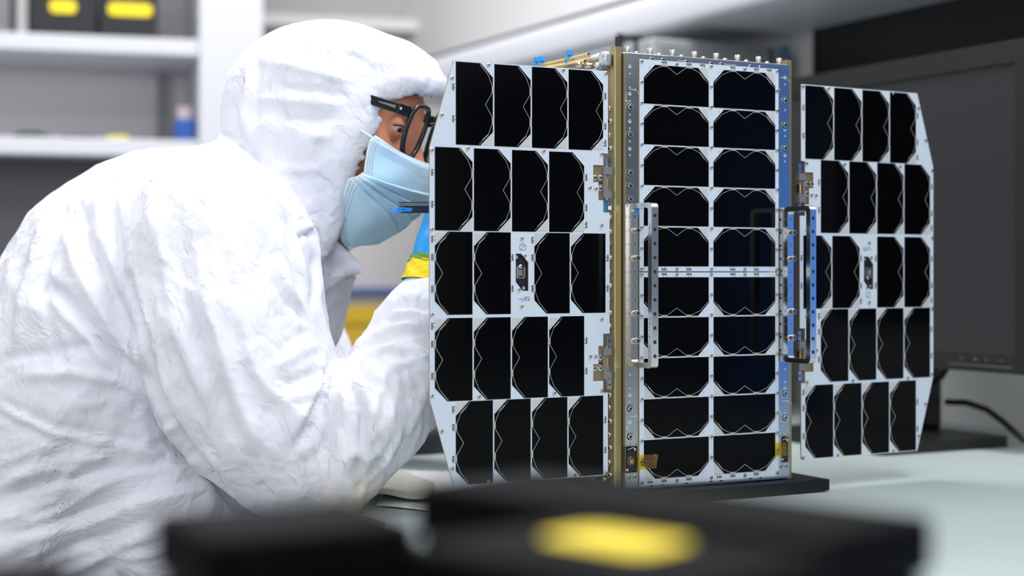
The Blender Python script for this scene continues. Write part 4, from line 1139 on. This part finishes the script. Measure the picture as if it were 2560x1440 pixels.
# the face again at a finer grain would double vertices: relax instead
hv = relax(hv, hq, 1, .4)
person = mk('person', hv, hq, SKIN)
tag(person, 'person in white hooded coverall, mask and spectacles, leaning over the bench behind the solar wing', 'person')
suit_o = mk('coverall', sv2, sf, CLOTH, person)
suit_o['label'] = 'white hooded coverall'
at = suit_o.data.attributes.new('soil', 'FLOAT', 'POINT')
tipp = P3((880, 1262, 1.532)); soil = np.exp(-(np.linalg.norm((sv2 - tipp) * np.array((1, 1, .75)), axis=1) / .030) ** 2) * (.45 + .8 * vnoise(sv2 * np.array((160, 160, 40.))))
fa = P3((1030, 960, 1.56)); soil2 = np.exp(-(np.linalg.norm(sv2 - fa, axis=1) / .055) ** 2) * np.clip(vnoise(sv2 * np.array((70, 70, 40.))) - .35, 0, 1) * .55
lap_a = suit_o.data.attributes.new('lap', 'FLOAT', 'POINT')
lap_a.data.foreach_set('value', (np.clip((py - 1000 - .2 * px) / 80, 0, 1) * np.clip((300 + (py - 700) * .55 - px) / 40, 0, 1)).astype(np.float32))
at.data.foreach_set('value', np.clip(soil + soil2, 0, 1).astype(np.float32))

# eyes, brows, hair under the hood edge
EW = mat('eye_white', (216, 218, 226), .15, 0, .5); EI = mat('eye_iris', (60, 44, 34), .12, 0, .6)
for k, s in ((0, 1), (1, -1)):
    g = MB(); gaze = Vector((HF * .90 - HU * .22 + HS * .22).tolist()).normalized()
    q = gaze.to_track_quat('Z', 'Y').to_matrix().to_4x4()
    prof = [(.0121 * math.sin(a), .0121 * math.cos(a)) for a in [PI * i / 16 for i in range(1, 16)]]
    g.lathe([p for p in prof], EW, 20)
    g.lathe([(.0057, .0107), (.0054, .0112), (.003, .0122), (.0005, .0125)], EI, 20)
    o = g.make('eye', person); o.matrix_local = Matrix.Translation(EYE[k].tolist()) @ q
    g = MB(); E_ = Vector(EYE[k].tolist()); F_, U_, S_ = (Vector(v.tolist()) for v in (HF, HU, HS))
    lash = []
    for i in range(9):
        ss = (-.0125 + .026 * i / 8); uu = .0046 - 20 * (ss - .001) ** 2 + .10 * ss
        lash.append(E_ + (F_ * math.sqrt(max(1e-6, .0150 ** 2 - ss * ss - uu * uu)) + U_ * uu + S_ * ss * s))
    g.tube(lash, .0007, mat('lash_dark', (30, 22, 20), .8), 6); g.make('eyelashes', person)
    g = MB(); pts = [Vector(hp(.083 - .018 * t * t, .041 + .004 * math.sin(PI * t * .8), (.012 + .034 * t) * s).tolist()) for t in (0, .25, .5, .75, 1)]
    g.tube(pts, [.0022, .0034, .0036, .0028, .0012], mat('brow_hair', (52, 36, 28), .8), 8); g.make('eyebrow', person)

# face mask
def row_pt(R_, F_, phi, hw_=.076):
    """From the cheek edge R_ (camera side) round to the middle line F_; both (column, row), phi 0..90."""
    s, c = math.sin(phi), math.cos(phi)
    # depth of the middle plane at F_
    a = np.array(pt(F_[0], F_[1], 1.0)) - np.array((0, 0, CZ)); Ym = float((Hc - np.array((0, 0, CZ))) @ HS / (a @ HS))
    Fw = np.array(pt(F_[0], F_[1], Ym)); Ys = Ym - hw_
    Rw = np.array(pt(R_[0], R_[1], Ys))
    mid = Fw - HS * float((Fw - Hc) @ HS)
    off = Rw - mid; so = float(off @ HS); flat = off - HS * so
    return mid + flat * (1 - s) + HS * so * c
REAR = [(938, 338), (922, 352), (916, 378), (913, 405), (911, 430), (890, 440), (868, 446), (861, 470), (852, 505), (845, 540), (846, 575), (854, 602), (872, 622)]
FRON = [(1063, 407), (1069, 425), (1070, 445), (1068, 462), (1064, 480), (1058, 497), (1050, 514), (1040, 530), (1027, 546), (1010, 562), (988, 580), (965, 597), (945, 611)]
NR = 160; NC = 56
def interp(P, t):
    t = t * (len(P) - 1); i = min(int(t), len(P) - 2); f = t - i
    return (P[i][0] * (1 - f) + P[i + 1][0] * f, P[i][1] * (1 - f) + P[i + 1][1] * f)
mv = []; mats_i = []
for half in (1, -1):
    for r in range(NR + 1):
        t = r / NR
        for c in range(NC + 1):
            p = c / NC
            # pleats gather at the cheek and open out towards the nose
            phi = p * PI / 2
            fold = 0
            for a_, tf, hh in ((.06, .05, .5), (.37, .36, 1), (.40, .52, 1), (.43, .68, 1), (.47, .84, .8)):
                w_ = .022 + .030 * p
                x = (t - a_ * (1 - p) - tf * p) / w_
                fold += (max(0, 1 - x / 2.6) if x > 0 else max(0, 1 + x * 3.2)) * .0085 * hh * (1 - .72 * p) * min(1, .35 + 3 * p)
            P = row_pt(interp(REAR, t), interp(FRON, t), phi, .076 - .046 * (max(0, t - .30) / .70) ** 1.3)
            out = P - (Hc - HU * .05 + HF * .01); out /= np.linalg.norm(out)
            P = P + out * (fold + .0012 * math.sin(p * 9 + t * 14) * (1 - p))
            if half < 0: P = P + HU * .014 * t * t * (1 - p); P = P - HS * 2 * float((P - Hc) @ HS)
            mv.append(P)
mq = []; mi = []
S1 = (NR + 1) * (NC + 1)
for h in (0, 1):
    for r in range(NR):
        for c in range(NC):
            a = h * S1 + r * (NC + 1) + c
            mq.append((a, a + 1, a + NC + 2, a + NC + 1)); mi.append(1 if (r < 12 or c < 7) else 0)
fm = mk('face_mask', np.array(mv), mq, [MASKM, MASK_E], person, mi=mi)
sd = fm.modifiers.new('thick', 'SOLIDIFY'); sd.thickness = .0010; sd.offset = 0
fm['label'] = 'pale blue pleated face mask'
for half in (1, -1):                                                       # welded stitching band beside the cheek edge, and the ear loop
    g = MB()
    for r0, r1, cc in ((4, 56, (2, 4, 6)), (80, 154, (2, 4, 6))):
        for cidx in cc:
            for r in range(r0, r1, 2):
                a = np.array(mv[(0 if half > 0 else S1) + r * (NC + 1) + cidx]); b = np.array(mv[(0 if half > 0 else S1) + (r + 2) * (NC + 1) + cidx])
                out = a - (Hc - HU * .05); out /= np.linalg.norm(out)
                for f in (.1, .6):
                    p = Vector((a + (b - a) * f + out * .0009).tolist()); q = Vector((a + (b - a) * (f + .22) + out * .0009).tolist())
                    g.cyl(p, q, .00040, mat('mask_weld', (130, 184, 208), .7), 5)
    g.make('mask_seam', fm)
    g = MB()
    A = np.array(mv[(0 if half > 0 else S1) + 6 * (NC + 1)]); B = np.array(mv[(0 if half > 0 else S1) + 154 * (NC + 1)])
    g.tube([A.tolist(), hp(.02, .01, .072 * half).tolist(), hp(-.02, .03, .080 * half).tolist(), hp(-.025, -.02, .080 * half).tolist(), B.tolist()], .0012, MASK_E, 6); g.make('ear_loop', fm)

# spectacles
gl = empty('spectacles', Hc.tolist()); gl.parent = person; gl['label'] = 'black rimmed spectacles'
TG = -Vector(Hc.tolist())
def gp(f, u, s): return Vector(hp(f, u, s).tolist()) + TG
for s in (1, -1):
    loop = []
    for k in range(28):
        a = 2 * PI * k / 28; ca, sa = math.cos(a), math.sin(a)
        x = math.copysign(abs(ca) ** .62, ca) * .0225; y = math.copysign(abs(sa) ** .7, sa) * .0290
        ss = .0385 + x - .0035 * (y < 0) * (1 if x > 0 else -1) * abs(y) / .03
        loop.append(gp(.111 - 2.0 * ss * ss, .0185 + y, ss * s))
    g = MB(); g.tube(loop, .0029, FRAME, 10, True); g.make('rim', gl, smooth=60)
    g = MB(); c = sum(loop, Vector()) / 28; g.add([c] + loop, [(0, 1 + k, 1 + (k + 1) % 28) for k in range(28)], LENS); g.make('lens', gl, smooth=60)
    g = MB()
    def tp(f, u, s_): return gp(f, u, s_ * s)
    A = [(.1015, .0370, .0610), (.093, .0365, .0730), (.050, .0350, .0765), (-.01, .034, .079), (-.05, .020, .078)]
    hw = (.0060, .0058, .0048, .0042, .0034)
    vs = []
    for (f, u, q), h_ in zip(A, hw):
        vs += [tp(f, u + h_, q + .0018), tp(f, u - h_, q + .0018), tp(f, u - h_, q - .0018), tp(f, u + h_, q - .0018)]
    fs = [(4 * i + k, 4 * i + (k + 1) % 4, 4 * i + 4 + (k + 1) % 4, 4 * i + 4 + k) for i in range(4) for k in range(4)] + [(0, 1, 2, 3), (16, 19, 18, 17)]
    g.add(vs, fs, FRAME)
    g.make('temple', gl, bevel=.0008)
    g = MB(); g.add([tp(.089, .0385, .0756), tp(.089, .0355, .0756), tp(.070, .0358, .0775), tp(.070, .0370, .0775)], [(0, 1, 2, 3)], ALU_B)
    g.lathe([(.0016, 0), (.0010, .0008)], ALU_B, 12, Matrix.Translation(tp(.0945, .0368, .0735)) @ Vector((HS * s).tolist()).to_track_quat('Z', 'Y').to_matrix().to_4x4())
    g.make('hinge_stud', gl)
g = MB(); g.tube([gp(.1125, .030, .0115), gp(.117, .034, 0), gp(.1125, .030, -.0115)], .0024, FRAME, 10); g.make('bridge', gl)

# gloved hands: palm, five fingers, cuffs
def hand(name, wr, palm_dir, back_dir, fingers_curl, thumb_side, label, spread=1.0, size=1.0):
    w = np.array(wr, float); d = np.array(palm_dir, float); d /= np.linalg.norm(d)
    n = np.array(back_dir, float); n -= d * (n @ d); n /= np.linalg.norm(n); t = np.cross(d, n) * thumb_side
    ch = []
    for k, (off, ln, st) in enumerate(((.032, .068, .088), (.011, .076, .092), (-.011, .071, .089), (-.031, .056, .081))):
        base = w + (d * st + t * off) * size; a = 0; pts_ = [(base - d * .012, .0105), (base, .0102)]; p = base.copy()
        for j, fr in enumerate((.44, .31, .25)):
            a += fingers_curl[k] * (1.0, 1.25, .8)[j]
            dr = d * math.cos(a) - n * math.sin(a) + t * off * .9 * spread * math.cos(a); dr /= np.linalg.norm(dr)
            p = p + dr * ln * fr * size; pts_.append((p.copy(), (.0095, .0086, .0074)[j]))
        ch.append(pts_)
    b = w + (d * .030 + t * .030) * size; th = [(b, .0145)]
    th.append((b + (d * .028 + t * .026 - n * .012) * size, .0125)); th.append((b + (d * .052 + t * .032 - n * .030) * size, .0108)); th.append((b + (d * .070 + t * .026 - n * .044) * size, .0085))
    ch.append(th)
    M = np.array((d, t, n), dtype=np.float32)
    def f(G):
        s = ell(G, w + d * .052 * size, M, (.050 * size, .043 * size, .0165 * size))
        s = smin(s, cone(G, w - d * .045, w + d * .02, .0285, .0265), .02)
        for c in ch:
            s = smin(s, chain(G, [(np.array(p, np.float32), r * size) for p, r in c], .006), .007)
        return s
    allp = np.array([p for c in ch for p, _ in c] + [w - d * .06])
    v, q = mesh_sdf(f, tuple(allp.min(0) - .045), tuple(allp.max(0) + .045), .0022)
    v = relax(v, q, 2, .4)
    o = mk(name, v, q, GLOVE, person); o['label'] = label
    return o
wr = P3((1090, 662, 1.628))
hand('glove', wr, cam_to_world(np.array((.30, .12, .95))), cam_to_world(np.array((-.75, -.62, .2))), (.55, .6, .62, .66), 1, 'blue nitrile glove above the yellow cuff')
wl_ = P3((1330, 790, 1.83))
hand('glove', wl_, cam_to_world(np.array((.55, -.25, .80))), cam_to_world(np.array((-.3, .9, .2))), (.35, .4, .45, .5), 1, 'blue nitrile glove of the far hand, behind the wing')
def cuff(name, a, b, ra, rb, m):
    a = Vector(a.tolist()); b = Vector(b.tolist()); g = MB(); n = 12; ring_ = []
    d = (b - a).normalized(); u = d.orthogonal().normalized(); v = d.cross(u); vs = []; rr = random.Random(2)
    for i in range(n + 1):
        t = i / n; r = ra + (rb - ra) * t
        for k in range(40):
            th_ = 2 * PI * k / 40
            q = r + .0007 * math.sin(th_ * 7 + t * 9) + .0006 * math.sin(th_ * 11 - t * 20)
            vs.append(a.lerp(b, t) + (u * math.cos(th_) + v * math.sin(th_)) * q)
    fs = [(i * 40 + k, i * 40 + (k + 1) % 40, (i + 1) * 40 + (k + 1) % 40, (i + 1) * 40 + k) for i in range(n) for k in range(40)]
    g.add(vs, fs, m); return g.make(name, person, smooth=80)
cuff('yellow_cuff', P3((1082, 712, 1.624)), P3((1092, 662, 1.628)), .0330, .0292, YCUFF)['label'] = 'bright yellow cuff band'
cuff('green_cuff', P3((1090, 670, 1.6275)), P3((1095, 650, 1.6295)), .0296, .0278, GCUFF)['label'] = 'green edge of the cuff band'
# ------------------------------------------------------------------ things on the bench
# tool in the hand
tl = empty('cutting_tool', pt(1120, 520, 1.62)); tag(tl, 'flat black tool with a blue tip held in the gloved hand at mask height', 'tool')
Tt = Matrix.Translation(-tl.location)
dx = (pt(1180, 521, 1.655) - pt(1000, 521, 1.60)); ux = dx.normalized(); uz = Vector((0, 0, 1)); uy = uz.cross(ux)
def toolT(p): return Matrix(((ux.x, uy.x, uz.x, p.x), (ux.y, uy.y, uz.y, p.y), (ux.z, uy.z, uz.z, p.z), (0, 0, 0, 1)))
T0 = Tt @ toolT(pt(984, 522, 1.595))
g = MB(); g.prism(mm([(10, -4.4), (92, -4.4), (92, 2.8), (10, 2.8)]), -.0035, .0035, mat('tool_navy', (14, 26, 46), .35), T=T0); g.make('body', tl, bevel=.0006)
g = MB(); g.prism(mm([(0, -3.2), (5, -4.2), (10, -3.0), (19, -3.0), (20.5, .6), (9, 1.4), (1.6, 1.2)]), -.0042, .0042, mat('tool_blue', (22, 132, 214), .4), T=T0)
g.box(.007, .0112, -.0043, -.0042, -.0011, -.0005, BLACKP, T0); g.make('tip', tl, bevel=.0004)
g = MB(); g.prism(mm([(9.5, 3.0), (13, 3.0), (92, 3.0), (92, 6.2), (7.6, 6.6)]), -.0028, .0028, mat('tool_steel', (150, 146, 140), .3, .9), T=T0); g.prism(mm([(7.2, 6.2), (92, 5.8), (92, 6.6), (7.2, 7.0)]), -.003, .003, BLACKP, T=T0); g.make('blade_slide', tl)

# computer mouse
ms = empty('computer_mouse', pt(1075, 1128, 2.07)); ms.location.z = 0; ms.rotation_euler[2] = math.radians(18)
tag(ms, 'black computer mouse on the bench between the elbow and the solar wing', 'mouse')
MSM = mat('mouse_black', (56, 54, 58), .3, 0, .5)
g = MB(); prof = []
vs = []; NU, NV = 28, 12
for j in range(NV + 1):
    t = j / NV
    for i in range(NU):
        a = 2 * PI * i / NU
        r = math.cos(t * PI / 2) ** .55
        x = .058 * math.cos(a) * r; y = .033 * math.sin(a) * r * (1 + .08 * math.cos(a) ** 2)
        z = .001 + .036 * math.sin(t * PI / 2) ** .9 * (1 - .22 * (x / .058))
        vs.append((x, y, z))
fs = [(j * NU + i, j * NU + (i + 1) % NU, (j + 1) * NU + (i + 1) % NU, (j + 1) * NU + i) for j in range(NV) for i in range(NU)] + [tuple(range(NU))[::-1]]
g.add(vs, fs, MSM); g.make('shell', ms, smooth=60)
g = MB(); g.cyl((.030, -.004, .032), (.030, .004, .032), .006, BLACKP, 16); g.make('wheel', ms)
g = MB(); g.tube([(.058, 0, .012), (.085, .004, .004), (.13, .03, .0025), (.20, .05, .0025)], .0018, BLACKP); g.make('cable', ms)

# wipes
def sheet(name, corners, z0, m, label, cat, wav=.0012, thick=.0006, fold=None):
    g = MB(); n = 26; vs = []
    A, B, C_, D = [Vector((p.x, p.y, 0)) for p in corners]
    for i in range(n + 1):
        for j in range(n + 1):
            s, t = i / n, j / n
            p = A.lerp(B, s).lerp(D.lerp(C_, s), t)
            z = z0 + wav * (1 + math.sin(s * 7 + t * 3) * math.cos(t * 5)) + (fold(s, t) if fold else 0)
            vs.append((p.x, p.y, z))
    fs = [(i * (n + 1) + j, (i + 1) * (n + 1) + j, (i + 1) * (n + 1) + j + 1, i * (n + 1) + j + 1) for i in range(n) for j in range(n)]
    g.add(vs, fs, m); o = g.make(name, smooth=60)
    c = sum((Vector((p.x, p.y, 0)) for p in corners), Vector()) / 4
    for v in o.data.vertices: v.co -= c
    o.location = c; sd = o.modifiers.new('thick', 'SOLIDIFY'); sd.thickness = thick; sd.offset = 1
    return tag(o, label, cat)
def tp_(px, py): return pt(px, py, FPX * CZ / (py - HOR))
WIPE = bpy.data.materials.new('perforated_wipe'); WIPE.use_nodes = True
nt = WIPE.node_tree; b_ = nt.nodes['Principled BSDF']; b_.inputs['Roughness'].default_value = .8
tc = nt.nodes.new('ShaderNodeTexCoord'); vo = nt.nodes.new('ShaderNodeTexVoronoi'); vo.inputs['Scale'].default_value = 110; vo.inputs['Randomness'].default_value = .12
nt.links.new(tc.outputs['Object'], vo.inputs['Vector']); rp = nt.nodes.new('ShaderNodeValToRGB')
rp.color_ramp.elements[0].position = .24; rp.color_ramp.elements[0].color = lin((176, 176, 180)) + (1,); rp.color_ramp.elements[1].position = .34; rp.color_ramp.elements[1].color = lin((226, 224, 226)) + (1,)
nt.links.new(vo.outputs['Distance'], rp.inputs['Fac']); nt.links.new(rp.outputs['Color'], b_.inputs['Base Color'])
sheet('cleaning_wipe', [tp_(940, 1268), tp_(1180, 1290), tp_(1190, 1186), tp_(978, 1176)], .0008, WIPE, 'white dotted cleaning wipe lying flat on the bench by the elbow', 'wipe', .0006)
CL2 = mat('cloth_beige', (196, 196, 184), .85, bump=(300, .2, .0006))
sheet('folded_cloth', [tp_(900, 1262), tp_(1090, 1262), tp_(1085, 1225), tp_(985, 1184)], .0032, CL2, 'folded beige-grey cloth lying over the dotted wipe', 'cloth', .0012, .0035, lambda s, t: .004 * math.exp(-((t - .05) / .18) ** 2) * (1 + math.sin(s * 6) * .5))
for k, (a, b, c_) in enumerate((((890, 1288), (930, 1300), (962, 1312)), ((902, 1300), (935, 1306), (950, 1314)))):
    g = MB(); P = [tp_(*q) for q in (a, b, c_)]; c0 = P[0].copy()
    g.tube([Vector((q.x - c0.x, q.y - c0.y, .0011 + (.0006 if i == 1 else 0))) for i, q in enumerate(P)], .0009, mat('wire_amber', (170, 124, 60), .5), 8)
    tag(g.make('wire_offcut', loc=(c0.x, c0.y, 0)), ('longer thin amber wire offcut lying on the bench beside the elbow', 'shorter thin amber wire offcut nearer the front, beside the elbow')[k], 'wire')

# monitor
mo = empty('computer_monitor', (1.50, 1.72, 0)); tag(mo, 'black computer monitor on a stand at the right, behind the solar wing', 'monitor')
MB_ = mat('monitor_black', (17, 17, 19), .45); SCR = mat('monitor_screen', (40, 40, 42), .34, 0, .5)
y0, y1 = -.266, .275
g = MB()
g.prism([(y0, .106), (y1, .106), (y1, .536), (y0, .536)], -.0, .022, MB_, holes=[[(y0 + .016, .128), (y1 - .014, .128), (y1 - .014, .507), (y0 + .016, .507)]],
        T=Matrix.Rotation(-PI / 2, 4, 'Z') @ Matrix.Scale(-1, 4, (1, 0, 0)))
bz = g.make('bezel', mo, bevel=.003, smooth=30)
g = MB(); g.box(.004, .02, y0 + .010, y1 - .008, .120, .515, SCR); g.make('screen', mo)
g = MB(); g.box(.020, .045, y0 + .01, y1 - .01, .115, .527, MB_); g.box(.045, .065, y0 + .12, y1 - .12, .18, .46, MB_); g.make('back_shell', mo, bevel=.006)
g = MB()
for k, y in enumerate((-.225, -.200, -.180, -.155)):
    T = Matrix.Translation((-.0003, y, .1225))
    for dy, dz, w_, h_ in (((-.003, 0, .002, .0008), (.001, 0, .002, .0008)), ((0, .001, .0008, .002), (0, -.001, .002, .0006)), ((0, 0, .0025, .0025),), ((0, 0, .001, .003), (.0015, 0, .0008, .002)))[k]:
        g.box(-.0001, .0002, dy - w_, dy + w_, dz - h_ / 1.4, dz + h_ / 1.4, mat('button_mark', (96, 94, 98), .6), T)
g.make('button_marks', bz)
g = MB(); g.box(-.0006, .001, -.245, -.130, .1135, .1150, mat('button_strip', (120, 118, 120), .3, .6)); g.make('button_strip', bz)
g = MB(); g.prism(rrect(-.115, .115, -.155, .115, .012), 0, -.014, mat('stand_black', (14, 14, 15), .4), T=Matrix.Translation((-.0, 0, 0)) @ Matrix(((1, 0, 0, 0), (0, 0, 1, 0), (0, -1, 0, 0), (0, 0, 0, 1))))
sb = g.make('stand_base', mo, bevel=.002); sb.location = (-.03, -.005, 0)
g = MB(); g.box(.045, .085, -.03, .045, .012, .36, mat('stand_black', (14, 14, 15), .4)); g.make('stand_column', mo, bevel=.008)
g = MB(); g.tube([(.06, -.10, .16), (.06, -.085, .13), (.062, -.05, .09), (.065, -.02, .075)], .005, BLACKP, 10)
g.make('cable', mo); g = MB(); g.tube([(.10, -.02, .05), (.10, -.06, .052), (.10, -.10, .045), (.10, -.135, .028), (.11, -.16, .006)], .0045, BLACKP, 10); g.make('cable', mo)

# closed black cases in the foreground
CASE = mat('case_black', (9, 9, 11), .55, 0, .03, bump=(400, .12, .0004))
def case(corner, d1, d2, L1, L2, h, label, lab=None):
    """corner = far corner; d1, d2 unit directions of the two sides that run towards the viewer / sideways."""
    d1 = Vector(d1).normalized(); d2 = Vector(d2).normalized(); c = Vector(corner)
    ctr_ = c + d1 * L1 / 2 + d2 * L2 / 2
    r = empty('storage_case', (ctr_.x, ctr_.y, 0), math.atan2(d2.y, d2.x)); tag(r, label, 'case', 'black cases in the foreground')
    g = MB(); g.box(-L2 / 2 + .003, L2 / 2 - .003, -L1 / 2 + .003, L1 / 2 - .003, .0, h - .022, CASE); g.make('tray', r, bevel=.003)
    g = MB(); g.box(-L2 / 2, L2 / 2, -L1 / 2, L1 / 2, h - .022, h, CASE); ld = g.make('lid', r, bevel=.004, seg=3)
    if lab:
        l0, l1, w0, w1 = lab
        g = MB(); g.prism(rrect(l0, l1, w0, w1, .008), h + .0004, h - .001, YEL, T=Matrix(((1, 0, 0, 0), (0, 0, 1, 0), (0, 1, 0, 0), (0, 0, 0, 1)))); g.make('label_plate', ld)
    for x in (-L2 * .28, L2 * .28):
        g = MB(); g.box(x - .008, x + .008, -L1 / 2 - .003, -L1 / 2 + .001, h - .034, h - .008, CASE); g.make('latch', r, bevel=.001)
    return r
case((.339, .6226), (.062, -.185), (-.185, -.062), .200, .075, .149, 'long black case in the foreground, under the base plate corner')
case((.2918, .5119), (.062, -.185), (-.185, -.062), .120, .085, .146, 'black case with the big yellow label on its lid, nearest the viewer', (-.028, .004, -.034, .014))
case((.1485, .568), (.0, -1), (1, .0), .068, .078, .150, 'plain black case in the foreground, left of the one with the yellow label')
case((-.02, .512), (.0, -1), (1, .0), .09, .126, .148, 'plain black case at the lower left corner of the view')
